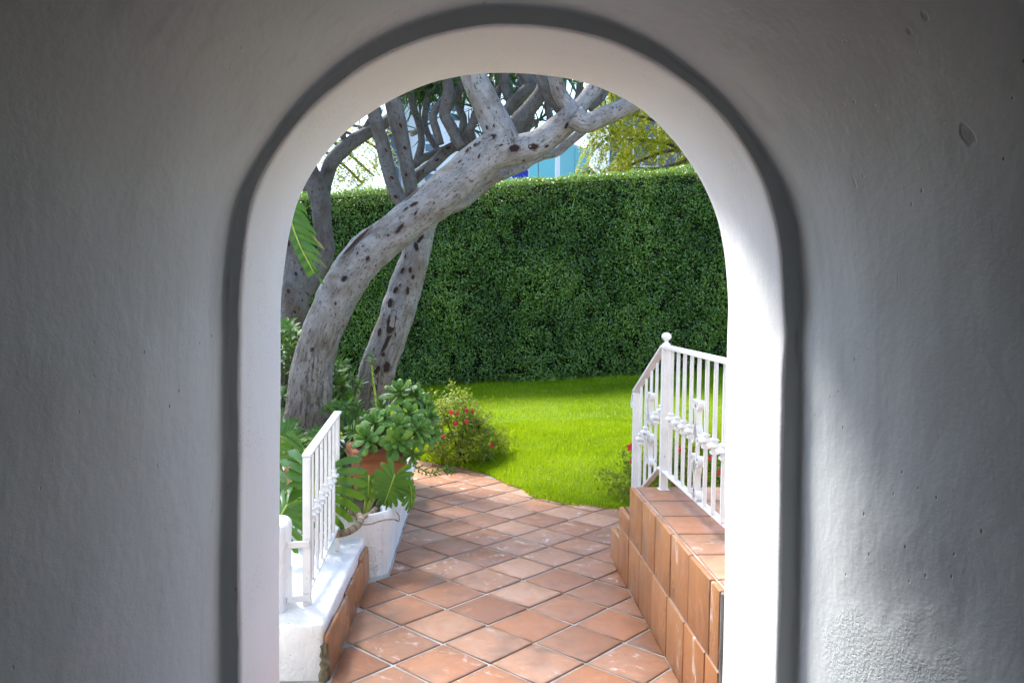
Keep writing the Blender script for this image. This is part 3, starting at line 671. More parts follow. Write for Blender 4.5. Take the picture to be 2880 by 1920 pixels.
for L, Y in (([(1322, 262, 44), (1300, 238, 38), (1284, 212, 35), (1275, 180, 33), (1262, 130, 30)], 6.6), ([(1322, 262, 44), (1342, 232, 36), (1362, 205, 34), (1392, 165, 32), (1420, 120, 30)], 6.6),
             ([(1318, 268, 54), (1345, 283, 46), (1395, 264, 42), (1440, 244, 40), (1490, 220, 36)], 6.5), ([(1178, 305, 44), (1190, 278, 38), (1214, 252, 36), (1240, 218, 34), (1262, 180, 32), (1280, 130, 30)], 6.9),
             ([(1160, 262, 26), (1178, 238, 27), (1205, 212, 28), (1225, 195, 28)], 7.1), ([(1178, 250, 22), (1168, 222, 20), (1160, 200, 22), (1158, 160, 22)], 7.2), ([(1225, 198, 28), (1212, 182, 26), (1195, 160, 24)], 7.1), ([(1290, 255, 26), (1272, 232, 28), (1255, 205, 29), (1243, 180, 28), (1228, 140, 26)], 6.75),
             ([(1062, 340, 26), (1050, 318, 27), (1034, 288, 27), (1021, 264, 25), (1026, 240, 31), (1031, 214, 29), (1028, 185, 24), (1026, 150, 22)], 7.1), ([(1012, 332, 18), (1002, 300, 19), (995, 275, 18), (998, 257, 18), (1014, 238, 20), (1028, 222, 20)], 7.2),
             ([(1086, 332, 20), (1080, 306, 21), (1084, 286, 20), (1094, 268, 24), (1100, 240, 20)], 7.1), ([(1072, 345, 18), (1066, 325, 17), (1075, 300, 15), (1092, 285, 14)], 7.3)):
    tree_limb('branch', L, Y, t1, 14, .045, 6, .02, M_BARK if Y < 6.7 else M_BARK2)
t2 = empty('dragon_tree', at(855, 975, 7.4), 'second silver grey trunk with a dark split, behind the leaning one', 'tree', 'dragon trees in the planting bed')
T2 = [(840, 1000, 112), (848, 965, 96), (858, 920, 80), (866, 860, 82), (884, 797, 80), (910, 728, 76), (929, 666, 74), (949, 603, 68), (966, 540, 58), (985, 502, 46), (1020, 480, 36), (1062, 463, 33), (1095, 438, 31), (1130, 411, 29), (1165, 395, 27), (1200, 381, 25), (1224, 367, 21), (1250, 357, 20), (1279, 350, 19), (1305, 328, 20), (1340, 300, 20)]
tr2 = tree_limb('trunk', T2, 7.4, t2, 40, .10, 12)
add_scars(tr2, T2, 7.4, [(905, 742, 30, 12, 6), (897, 780, 40, 7, -6), (885, 815, 10, 10), (893, 840, 14, 14), (872, 850, 11, 9), (902, 700, 9, 9), (929, 627, 8, 6), (948, 620, 6, 5), (935, 595, 6, 5), (960, 570, 9, 5), (968, 555, 10, 4), (930, 545, 5, 4), (925, 655, 6, 5), (915, 668, 10, 8), (940, 672, 8, 4), (890, 720, 6, 5), (870, 885, 9, 6), (880, 760, 8, 6), (912, 770, 9, 5), (952, 640, 5, 4)])
for L, Y in (([(946, 446, 30), (938, 400, 33), (928, 345, 34), (918, 300, 38), (906, 247, 40), (898, 200, 38), (890, 150, 34)], 7.2), ([(928, 470, 34), (914, 450, 33), (899, 413, 33), (883, 351, 32), (870, 300, 31), (860, 262, 32), (850, 215, 30)], 7.0),
             ([(950, 412, 28), (975, 392, 25), (1001, 371, 25), (1026, 347, 25), (1048, 334, 22), (1075, 318, 18)], 7.5), ([(948, 380, 20), (968, 366, 18), (985, 358, 17), (1006, 348, 15), (1022, 342, 14)], 7.7)):
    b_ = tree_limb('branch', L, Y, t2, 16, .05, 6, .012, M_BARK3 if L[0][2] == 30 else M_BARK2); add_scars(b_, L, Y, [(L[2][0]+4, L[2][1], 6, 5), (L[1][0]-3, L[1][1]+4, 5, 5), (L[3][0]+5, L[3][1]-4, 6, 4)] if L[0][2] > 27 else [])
t3 = empty('dragon_tree', at(672, 900, 7.8), 'furrowed grey trunk close to the left jamb, forked below the drooping leaf', 'tree', 'dragon trees in the planting bed')
T3 = [(662, 1000, 84), (666, 900, 76), (672, 800, 66), (678, 730, 62), (682, 665, 62), (682, 610, 58), (668, 550, 46), (655, 490, 42), (648, 430, 40)]
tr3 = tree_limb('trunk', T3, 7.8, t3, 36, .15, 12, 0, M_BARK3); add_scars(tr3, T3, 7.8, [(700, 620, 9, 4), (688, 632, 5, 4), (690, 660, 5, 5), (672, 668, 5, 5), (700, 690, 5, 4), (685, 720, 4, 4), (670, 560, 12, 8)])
for L, Y in (([(700, 668, 40), (722, 640, 34), (740, 605, 36), (749, 574, 40), (744, 540, 42), (739, 499, 44), (736, 460, 46), (722, 420, 46), (700, 370, 40)], 7.8), ([(738, 470, 36), (742, 432, 36), (749, 405, 35), (764, 370, 35), (804, 330, 34), (846, 304, 30), (888, 280, 26), (920, 250, 22)], 8.0), ([(826, 318, 16), (838, 296, 14), (850, 275, 13)], 8.0), ([(880, 285, 15), (900, 262, 14), (910, 235, 13)], 8.05)):
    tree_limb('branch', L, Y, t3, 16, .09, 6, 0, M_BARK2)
for L, Y, tr in (([(1112, 318, 20), (1128, 275, 19), (1140, 225, 20), (1150, 165, 19)], 7.6, t1), ([(1200, 318, 22), (1216, 278, 20), (1222, 240, 20), (1236, 200, 19)], 7.7, t1), ([(955, 380, 18), (968, 330, 17), (962, 285, 16), (948, 240, 17), (940, 185, 16)], 7.7, t2), ([(1010, 350, 15), (988, 318, 14), (975, 285, 15), (978, 250, 14), (985, 200, 13)], 7.9, t2),
                 ([(1040, 335, 18), (1060, 305, 17), (1064, 272, 18), (1052, 240, 17), (1058, 190, 16)], 7.8, t1), ([(1248, 312, 18), (1263, 275, 17), (1258, 240, 18), (1270, 190, 17)], 7.8, t1), ([(1105, 262, 18), (1128, 228, 18), (1150, 200, 17), (1165, 160, 16)], 7.3, t1), ([(1308, 262, 17), (1326, 226, 16), (1334, 180, 16)], 7.5, t1), ([(800, 336, 15), (788, 312, 14), (796, 280, 13)], 8.0, t3), ([(868, 290, 15), (852, 268, 13), (846, 240, 12)], 8.1, t3),
                 ([(1180, 265, 15), (1196, 240, 16), (1190, 210, 16), (1200, 170, 15)], 7.6, t1), ([(1352, 250, 20), (1380, 225, 19), (1398, 195, 18)], 7.2, t1)):
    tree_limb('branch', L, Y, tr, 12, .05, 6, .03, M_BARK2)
for (x, y, Y, ax, nl, L, tr) in ((975, 190, 7.9, (.1, -.1, -.2), 26, .42, t2), (1010, 175, 7.8, (.3, -.2, .2), 24, .42, t1), (1045, 160, 7.9, (.1, 0, .2), 22, .42, t1), (1098, 255, 7.7, (-.5, 0, .5), 24, .36, t1), (1082, 300, 8.0, (-.2, .2, .6), 18, .36, t1), (925, 215, 8.0, (.6, 0, .3), 18, .38, t2), (1160, 175, 7.8, (0, 0, .6), 24, .40, t1), (1200, 160, 7.8, (.2, 0, .3), 22, .40, t1), (1232, 280, 8.2, (.5, .1, .4), 20, .40, t1),
                          (1330, 185, 7.6, (-.1, 0, .5), 16, .34, t1), (1395, 205, 7.6, (.2, 0, .2), 18, .34, t1), (1385, 268, 7.9, (.5, 0, .3), 8, .34, t1), (960, 300, 8.6, (.4, .3, .3), 10, .40, t2), (950, 160, 7.6, (0, -.3, -.6), 26, .46, t2), (1000, 205, 8.3, (.2, .2, .3), 20, .42, t2), (1065, 215, 8.3, (.2, .2, .4), 22, .42, t1), (1130, 150, 7.4, (.2, 0, -.5), 24, .44, t1), (1180, 225, 8.4, (.1, .2, .6), 22, .42, t1), (1215, 215, 8.3, (.3, .2, .5), 18, .4, t1), (1300, 150, 7.2, (0, 0, -.6), 20, .42, t1), (1365, 165, 7.3, (.2, 0, -.5), 20, .40, t1), (870, 270, 8.4, (0, 0, -.5), 10, .34, t3), (830, 300, 8.5, (-.3, 0, .4), 10, .3, t3)):
    blade_cluster(tr, at(x, y, Y), ax, nl, L)
# crown above the arch (out of the frame but it shades the path)
def blade_mass(parent, centres, nl, L, name='crown'):
    V, Fc = [], []
    for c in centres:
        ax = Vector((random.uniform(-.5, .5), random.uniform(-.5, .5), 1)).normalized(); o1 = ax.orthogonal().normalized()
        for i in range(nl):
            f = (i+.5)/nl; th = R(15+105*f); d = Matrix.Rotation(i*2.4, 3, ax) @ (ax*math.cos(th)+o1*math.sin(th)); l = L*random.uniform(.8, 1.1)
            s = d.cross(ax).normalized()*.016; b0 = len(V); p = Vector(c)
            V += [p-s, p+s, p+d*l*.55+s-Vector((0, 0, .02)), p+d*l*.55-s-Vector((0, 0, .02)), p+d*l-Vector((0, 0, .10))]
            Fc += [(b0, b0+1, b0+2, b0+3), (b0+3, b0+2, b0+4)]
    o = mk(name, (V, Fc), M_BLADE, parent, smooth=False); o['kind'] = 'stuff'; return o
cr = [(random.uniform(-3.3, -.4), random.uniform(5.9, 8.2), random.uniform(3.7, 5.0)) for _ in range(50)] + [(random.uniform(-.8, .4), random.uniform(5.5, 6.9), random.uniform(3.9, 5.0)) for _ in range(9)]
blade_mass(t1, cr, 34, .46)
blade_mass(t2, [at(random.uniform(930, 1410), random.uniform(140, 225), random.uniform(8.2, 9.2)) for _ in range(26)], 26, .42)

# ------------------------------------------------------------------ leaf clouds
def cloud(name, P, N, size, mat, parent=None, aspect=.5, rnd=None, fold=.25, spread=.8, dirbias=None):
    """many folded four-point leaves; P,N (n,3)"""
    n = len(P); d = rng.normal(size=(n, 3)); 
    if dirbias is not None: d = d*.7 + dirbias
    nn = N + rng.normal(size=(n, 3))*spread; nn /= np.linalg.norm(nn, axis=1)[:, None]
    d -= nn*np.sum(d*nn, 1)[:, None]; d /= np.linalg.norm(d, axis=1)[:, None]; s = np.cross(nn, d)
    L = (size*rng.uniform(.65, 1.25, n))[:, None]; W = L*aspect*.5
    a = P-d*L*.5; c = P+d*L*.5; b = P+s*W+nn*W*fold-d*L*.05; e = P-s*W+nn*W*fold-d*L*.05
    V = np.stack([a, b, c, e], 1).reshape(-1, 3).astype(np.float32); idx = np.arange(n)[:, None]*4
    T = np.concatenate([idx+np.array([[0, 1, 2]]), idx+np.array([[0, 2, 3]])], 1).reshape(-1).astype(np.int32)
    me = bpy.data.meshes.new(name); me.vertices.add(len(V)); me.vertices.foreach_set('co', V.ravel())
    me.loops.add(len(T)); me.loops.foreach_set('vertex_index', T); me.polygons.add(2*n)
    me.polygons.foreach_set('loop_start', np.arange(0, 6*n, 3, dtype=np.int32)); me.polygons.foreach_set('loop_total', np.full(2*n, 3, np.int32))
    me.update(); me.validate()
    r_ = rng.uniform(0, 1, n) if rnd is None else rnd
    at_ = me.attributes.new('rnd', 'FLOAT', 'POINT'); at_.data.foreach_set('value', np.repeat(r_, 4).astype(np.float32))
    me.materials.append(mat); o = bpy.data.objects.new(name, me); COL.objects.link(o); reg(o); o['kind'] = 'stuff'
    if parent: setparent(o, parent)
    return o
def vn(P, s, k=0.0): return np.array([noise.noise(Vector((p[0]*s+k, p[1]*s, p[2]*s))) for p in P])

# hedge
def htop(x): return 3.57 + .0845*x
hedge = empty('clipped_hedge', (0.5, 13.5, .3), 'tall dense clipped green hedge along the back of the lawn', 'hedge')
def hedge_leaves(x0, x1, dens, size):
    n = int((x1-x0)*3.4*dens); x = rng.uniform(x0, x1, n); zb = .16+.0645*x; zt = htop(x); z = zb + (zt-zb)*rng.uniform(0, 1, n)
    P = np.stack([x, np.full(n, HEDGE_Y), z], 1); b1 = vn(P, 1.3); b2 = vn(P, 5.0, 4)
    dep = rng.exponential(.035, n); P[:, 1] += -b1*.11 - b2*.05 + dep
    lo = np.clip((z-zb)/.35, 0, 1); keep = rng.uniform(0, 1, n) < (.6+.4*lo); keep &= ~((b2 < -.33) & (rng.uniform(0, 1, n) < .6))
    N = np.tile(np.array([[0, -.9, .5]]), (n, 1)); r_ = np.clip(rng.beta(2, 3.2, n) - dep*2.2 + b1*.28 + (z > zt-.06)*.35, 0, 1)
    P, N, r_ = P[keep], N[keep], r_[keep]
    m = int((x1-x0)*1.1*dens*.9); xx = rng.uniform(x0, x1, m); yy = HEDGE_Y + rng.uniform(-.03, 1.1, m)
    Q = np.stack([xx, yy, htop(xx)+rng.normal(0, .025, m)], 1); Q[:, 2] += vn(Q, 2.5)*.07 + np.clip(vn(Q, 9.0, 5), 0, 1)*.10*rng.uniform(0, 1, m)
    return np.vstack([P, Q]), np.vstack([N, np.tile([[0, -.2, 1.0]], (m, 1))]), np.concatenate([r_, np.clip(rng.uniform(.25, .8, m), 0, 1)]), size
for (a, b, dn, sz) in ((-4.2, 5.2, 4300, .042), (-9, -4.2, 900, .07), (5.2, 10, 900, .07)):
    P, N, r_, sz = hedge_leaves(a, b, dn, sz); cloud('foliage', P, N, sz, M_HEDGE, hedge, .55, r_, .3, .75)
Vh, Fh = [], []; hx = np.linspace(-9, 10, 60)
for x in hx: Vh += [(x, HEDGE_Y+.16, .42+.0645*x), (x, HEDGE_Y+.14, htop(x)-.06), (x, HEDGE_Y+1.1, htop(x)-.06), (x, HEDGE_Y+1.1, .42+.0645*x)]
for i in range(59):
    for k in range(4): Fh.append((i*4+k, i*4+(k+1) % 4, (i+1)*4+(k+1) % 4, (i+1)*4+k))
mk('dark_backing', (Vh, Fh), mat_simple('hedge_inner_shade', (.006, .014, .004), (.02, .035, .01), 20, .95, 1.0, .05), hedge)  # solid dark box standing in for the shade between the leaves
for i in range(16):
    x = -4+i*.62+random.uniform(-.12, .12); z0 = lawn_z(x, 13.3)-.03
    mk('stem', (lambda T: (T[0], T[1]))(tube([(x, 13.35, z0, .03), (x+.03, 13.33, z0+.3, .025), (x, 13.36, z0+.7, .02)], 3, 8)), M_TWIG, hedge)
bw = mk('boundary_wall', xf(bevel_box(24, .15, 1.3, .01), Matrix.Translation((1, 14.6, .55))), M_WASH, smooth=False); tag(bw, 'pale wall glimpsed through gaps at the foot of the hedge', 'wall')

# grass
def grass():
    n = 330000; x = np.concatenate([rng.uniform(-2.2, 5.6, int(n*.72)), rng.uniform(-.6, 3.0, n-int(n*.72))]); u = rng.uniform(0, 1, len(x))
    yb = np.interp(x, ex, ey); near = np.arange(len(x)) >= int(n*.72)
    y = yb - .012 - .05*np.clip(np.array([noise.noise(Vector((a*7, 3, 1))) for a in x]), -.3, 1) + np.where(near, (9.6-yb)*u, (13.35-yb)*u)
    z = np.array([lawn_z(a, b) for a, b in zip(x, y)]) - .004; n = len(x)
    P = np.stack([x, y, z], 1); h = rng.uniform(.022, .05, n)*(1+.35*vn(P*np.array([[1, 1, 0]]), 2.2)); th = rng.uniform(0, 2*np.pi, n); ln = rng.uniform(.1, .9, n)
    lean = np.stack([np.cos(th)*ln, np.sin(th)*ln, np.ones(n)], 1); lean /= np.linalg.norm(lean, axis=1)[:, None]
    a2 = rng.uniform(0, np.pi, n); s = np.stack([np.cos(a2), np.sin(a2), np.zeros(n)], 1)*(rng.uniform(.0018, .0034, n)*(1+(y-6)*.10))[:, None]
    tip = P + lean*h[:, None]; V = np.stack([P-s, P+s, tip], 1).reshape(-1, 3).astype(np.float32)
    me = bpy.data.meshes.new('grass'); me.vertices.add(3*n); me.vertices.foreach_set('co', V.ravel()); me.loops.add(3*n); me.loops.foreach_set('vertex_index', np.arange(3*n, dtype=np.int32))
    me.polygons.add(n); me.polygons.foreach_set('loop_start', np.arange(0, 3*n, 3, dtype=np.int32)); me.polygons.foreach_set('loop_total', np.full(n, 3, np.int32)); me.update()
    pt = vn(P*np.array([[1, 1, 0]]), .8, 2); p2 = vn(P*np.array([[1, 1, 0]]), 3.5, 7); r_ = np.clip(rng.uniform(0, 1, n)*.62 + .12 + pt*.6 + p2*.3, 0, .86); dry = rng.uniform(0, 1, n) < .035+.05*np.clip(p2, 0, 1); r_[dry] = 1.0
    a_ = me.attributes.new('rnd', 'FLOAT', 'POINT'); a_.data.foreach_set('value', np.repeat(r_, 3).astype(np.float32)); me.materials.append(M_GRASS)
    o = bpy.data.objects.new('grass', me); COL.objects.link(o); reg(o); tag(o, 'short bright green grass covering the lawn', 'grass', kind='stuff')
grass()

# flowering bushes
def lance_mesh(name, L, W, bend, mat, n=5, fold=.25, tipw=.0):
    V, Fc = [], []
    for i in range(n):
        t = i/(n-1); w = W*.5*math.sin(math.pi*min(1, t*.93+.05))**.8; a = bend*t; x = L*math.sin(a)/bend if bend else L*t; z = -L*(1-math.cos(a))/bend if bend else 0
        for s in (-1, 0, 1): V.append((x, s*w, z+abs(s)*w*fold))
    for i in range(n-1):
        for k in range(2): Fc.append((i*3+k, i*3+k+1, (i+1)*3+k+1, (i+1)*3+k))
    return mesh_of(name, V, Fc, mat)
def flower_mesh():
    V, Fc = [], []
    for k in range(5):
        a = k*2*math.pi/5; ca, sa = math.cos(a), math.sin(a)
        for t, w, z in ((.05, .12, 0), (.45, .36, .22), (.8, .42, .34), (1.0, .20, .30)):
            for s in (-1, 0, 1): x, y = t, s*w; V.append((x*ca-y*sa, x*sa+y*ca, z+abs(s)*.06))
        b = k*12
        for i in range(3):
            for j in range(2): Fc.append((b+i*3+j, b+i*3+j+1, b+(i+1)*3+j+1, b+(i+1)*3+j))
    return mesh_of('flower', V, Fc, M_RED)
FLOWER = flower_mesh()
def bush(label, cx, cy_, z0, rx, ry, h, n, size, flowers, group=None, nstem=9):
    b = empty('flowering_bush', (cx, cy_, z0), label, 'bush', group); base = Vector((cx, cy_, z0)); P = []; 
    for i in range(nstem):
        a = i*2.4; tip = base + Vector((math.cos(a)*rx*.75*random.uniform(.3, 1), math.sin(a)*ry*.75*random.uniform(.3, 1), h*random.uniform(.55, .95)))
        mid = base*.55+tip*.45+Vector((0, 0, .05)); mk('stem', (lambda T: (T[0], T[1]))(tube([(*base, .010), (*mid, .007), (*tip, .003)], 4, 6)), M_TWIG, b)
    # sprigs: leaves gathered round random twig ends
    m = n//14
    while len(P) < n:
        u = rng.normal(size=3); u /= np.linalg.norm(u); u[2] = abs(u[2])*.95 + .05*rng.uniform(-1, 1); rad = rng.uniform(.45, 1.0)**.6*(1+.55*noise.noise(Vector(u*2.6)+Vector((cx, 0, 0))))
        c = np.array([cx+u[0]*rx*rad, cy_+u[1]*ry*rad, z0+.06+u[2]*h*rad*.95])
        k_ = rng.integers(8, 16); P += list(c + rng.normal(0, size*.75, (k_, 3)))
    P = np.array(P[:n]); c0 = np.array([cx, cy_, z0+h*.3]); N = P-c0; N /= np.linalg.norm(N, axis=1)[:, None]; N[:, 2] += .5
    cloud('foliage', P, N, size, M_BUSH, b, .42, None, .3, .6)
    for (x, y, Y, s) in flowers:
        p = at(x, y, Y); d = Vector((random.uniform(-.6, .6), -1, random.uniform(-.1, .7))); mk('flower', FLOWER, None, b, frame(p, d.orthogonal(), d) @ scl(s))
    return b
pb = at(1062, 1075, 7.75)
bush('round leafy bush with red flowers at the edge of the lawn', -.10, 7.95, .03,  .46, .34, .66, 9500, .038, [(1037, 946, 7.7, .026), (1070, 943, 7.7, .024), (1047, 972, 7.65, .026), (1072, 967, 7.65, .022), (1050, 951, 7.7, .018), (1085, 944, 7.8, .018), (1018, 1002, 7.6, .018), (1130, 1022, 7.7, .022)])
p = at(1075, 920, 7.9)
bush('low dark bush with red flowers behind the stair railing', 1.75, 6.35, .03, .62, .34, .52, 9500, .038, [(1449, 1028, 6.2, .034), (1453, 1060, 6.2, .024), (1600, 1030, 6.1, .026), (1562, 1035, 6.1, .024), (1565, 1024, 6.2, .022), (1640, 1040, 6.0, .028), (1655, 1085, 5.9, .024), (1545, 1105, 6.0, .018), (1632, 1052, 6.0, .02)])

# leafy shrubs with whorls
LANCE = [lance_mesh('shrub_leaf', 1, .30, b, M_SHRUB) for b in (.3, .7, 1.1)]
def whorl_shrub(label, Lw, base, L, name='leafy_shrub', group='leafy shrubs between the trunks', nl=(7, 11)):
    b = empty(name, base, label, 'shrub', group); base = Vector(base)
    for (x, y, Y) in Lw:
        p = at(x, y, Y); mid = base*.4+p*.6+Vector((random.uniform(-.05, .05), 0, -.04)); ax = Vector((random.uniform(-.4, .4), random.uniform(-.8, -.1), 1)).normalized()
        st_ = mk('stem', (lambda T: (T[0], T[1]))(tube([(*base, .008), (*mid, .006), (*p, .004)], 4, 6)), M_TWIG, b); o1 = ax.orthogonal().normalized(); k_ = random.randint(*nl)
        for i in range(k_):
            f = i/k_; th = R(35+75*f+random.uniform(-8, 8)); d = Matrix.Rotation(i*2.4+random.uniform(-.2, .2), 3, ax) @ (ax*math.cos(th)+o1*math.sin(th)); l = L*random.uniform(.75, 1.15)
            mk('leaf', random.choice(LANCE), None, st_, frame(p - ax*.03*f, d, ax) @ scl(l))
    return b
W1 = [(775+random.uniform(-18, 50), y + random.uniform(-9, 9), 6.95+random.uniform(-.15, .25)) for y in range(832, 985, 5)]
whorl_shrub('glossy green shrub growing between the two leaning trunks', W1, at(790, 990, 7.0), .105)
W2 = [(652+random.uniform(-14, 32), y + random.uniform(-8, 8), 7.2+random.uniform(-.3, .2)) for y in range(745, 985, 6)]
whorl_shrub('bright green shrub squeezed between left jamb and leaning trunk', W2, at(655, 990, 7.1), .12)
W3 = [(790+random.uniform(-40, 50), y + random.uniform(-6, 6), 6.3+random.uniform(-.2, .2)) for y in range(930, 1060, 4)]
whorl_shrub('dark leafy undergrowth behind the succulents', W3, at(815, 1060, 6.2), .09)

W4 = [(705+random.uniform(-55, 50), y + random.uniform(-6, 6), 5.8+random.uniform(-.3, .2)) for y in range(985, 1070, 3)]
whorl_shrub('low dark green plant at the foot of the leaning trunk', W4, at(705, 1085, 5.8), .10)
# ------------------------------------------------------------------ pot and succulents
px, py_ = -.66, 5.62
pot = empty('terracotta_pot', (px, py_, .28), 'square rimmed terracotta pot holding the big succulents', 'pot')
PR = Matrix.Translation((px, py_, .275)) @ Matrix.Rotation(R(17), 4, 'Z')
def sq_loft(prof_):
    V, Fc = [], []
    for r_, z in prof_:
        b = .025; pts = [(-r_+b, -r_), (r_-b, -r_), (r_, -r_+b), (r_, r_-b), (r_-b, r_), (-r_+b, r_), (-r_, r_-b), (-r_, -r_+b)]
        V += [PR @ Vector((x, y, z)) for x, y in pts]
    for i in range(len(prof_)-1):
        for k in range(8): Fc.append((i*8+k, i*8+(k+1) % 8, (i+1)*8+(k+1) % 8, (i+1)*8+k))
    return V, Fc
mk('body', sq_loft([(.150, 0), (.152, .02), (.172, .21), (.176, .215), (.176, .24), (.168, .245), (.168, .27)]), M_POT, pot, smooth=False)
mk('rim', sq_loft([(.166, .268), (.197, .272), (.202, .30), (.202, .325), (.195, .334), (.170, .334), (.165, .25)]), M_POT, pot, smooth=False)
mk('soil', sq_loft([(.164, .29), (.001+.05, .30)]), M_SOIL, pot)
def spoon_mesh():
    V, Fc = [], []; n = 8; ns_ = 9
    for i in range(n):
        t = i/(n-1); w = (.055 + .125*min(1, (t/.72))**1.5)*(1 if t < .72 else math.sqrt(max(0, 1-((t-.72)/.285)**2)))+.004; th = .035*(1-.5*t)+.008
        if t > .95: th *= .4
        for k in range(ns_): a = 2*math.pi*k/ns_; V.append((t, w*math.cos(a), th*math.sin(a) + .10*t*t*0 + .12*w*math.cos(a)**2*1.4 - .10*math.sin(t*math.pi)*.5))
    for i in range(n-1):
        for k in range(ns_): Fc.append((i*ns_+k, i*ns_+(k+1) % ns_, (i+1)*ns_+(k+1) % ns_, (i+1)*ns_+k))
    Fc += [tuple(range(ns_-1, -1, -1)), tuple((n-1)*ns_+k for k in range(ns_))]
    return mesh_of('succulent_leaf', V, Fc, M_AEON)
SPOON = spoon_mesh()
def rosette(parent, pos, axis, R_, nl, base=None):
    axis = Vector(axis).normalized(); pos = Vector(pos); base = Vector(base) if base is not None else pos-axis*.2
    st_ = mk('rosette', (lambda T: (T[0], T[1]))(tube([(*base, .014), (*(pos*.6+base*.4-Vector((0, 0, .02))), .014), (*(pos+axis*.015), .012)], 4, 8)), M_STEM, parent); o1 = axis.orthogonal().normalized()
    for i in range(nl):
        f = (i+.5)/nl; th = R(10+92*f**.85)+random.uniform(-.08, .08); l = R_*(.34+.66*min(1, f*1.5))*random.uniform(.88, 1.1)
        d = Matrix.Rotation(i*2.39996+random.uniform(-.1, .1), 3, axis) @ (axis*math.cos(th)+o1*math.sin(th)); d = (d+Vector((0, 0, -.18*f))).normalized()
        wf = 1.15 if f > .25 else .8
        mk('leaf', SPOON, None, st_, frame(pos+axis*(.035*(1-f)), d, axis) @ scl((l, l*wf, l)))
ae = empty('succulent_plant', PR @ Vector((0, 0, .3)), 'fleshy green rosette succulent spilling over the terracotta pot', 'succulent', 'rosette succulents')
pc = PR @ Vector((0, 0, .30))
for (x, y, Y, ax, r_, nl) in ((846, 1012, 5.38, (-.35, -.75, .55), .165, 24), (912, 1015, 5.36, (.15, -.9, .35), .155, 24), (958, 990, 5.5, (.65, -.6, .35), .165, 22), (885, 968, 5.55, (-.1, -.35, .9), .17, 22), (938, 955, 5.6, (.25, -.4, .85), .17, 22), (982, 962, 5.8, (.8, -.3, .45), .15, 20), (815, 995, 5.6, (-.7, -.3, .6), .13, 18), (945, 1040, 5.38, (.5, -.7, -.3), .12, 16), (862, 975, 5.5, (-.3, -.6, .7), .15, 22), (915, 980, 5.45, (.1, -.7, .7), .15, 22), (985, 1000, 5.6, (.8, -.5, .1), .14, 18)):
    rosette(ae, at(x, y, Y), ax, r_*.82, nl, pc)
ae2 = empty('succulent_plant', at(935, 960, 6.4), 'sunlit yellow green rosette succulent above the potted one', 'succulent', 'rosette succulents')
for (x, y, Y, ax, r_, nl) in ((918, 905, 6.3, (-.1, -.5, .8), .19, 30), (950, 912, 6.35, (.55, -.4, .7), .17, 26), (972, 935, 6.3, (.8, -.3, .4), .16, 22), (880, 935, 6.3, (-.5, -.4, .7), .15, 20)):
    rosette(ae2, at(x, y, Y), ax, r_*.85, nl, at(930, 985, 6.4))
# trailing shoot and flower spike of the succulents
def shoot(parent, P, r_, nleaf, ll, name='shoot', mat=None):
    st_ = mk(name, (lambda T: (T[0], T[1]))(tube([(*p, r_) for p in P], 6, 8)), mat or M_RIB, parent); C = catmull([tuple(p) for p in P], 12)
    for i in range(nleaf):
        k_ = min(len(C)-2, int(i/nleaf*len(C))); p = Vector(C[k_]); t = Vector(C[k_+1])-p; t.normalize(); o1 = t.orthogonal().normalized()
        d = Matrix.Rotation(i*2.4, 3, t) @ (o1*.9+t*.5); mk('leaf', SPOON, None, st_, frame(p, d, t) @ scl(ll*random.uniform(.7, 1.2)))
shoot(ae, [at(948, 1068, 5.45), at(968, 1078, 5.4), at(990, 1086, 5.35), at(1010, 1080, 5.3), at(1028, 1072, 5.3)], .006, 44, .036)
pe = at(1030, 1076, 5.3); rosette(ae, pe, (.6, -.5, -.2), .05, 16, at(1020, 1076, 5.3))
shoot(ae2, [at(866, 945, 6.2), at(861, 900, 6.2), at(856, 860, 6.2), at(853, 830, 6.2)], .008, 46, .034, 'flower_spike'); rosette(ae2, at(853, 826, 6.2), (0, -.3, 1), .05, 16, at(854, 836, 6.2))

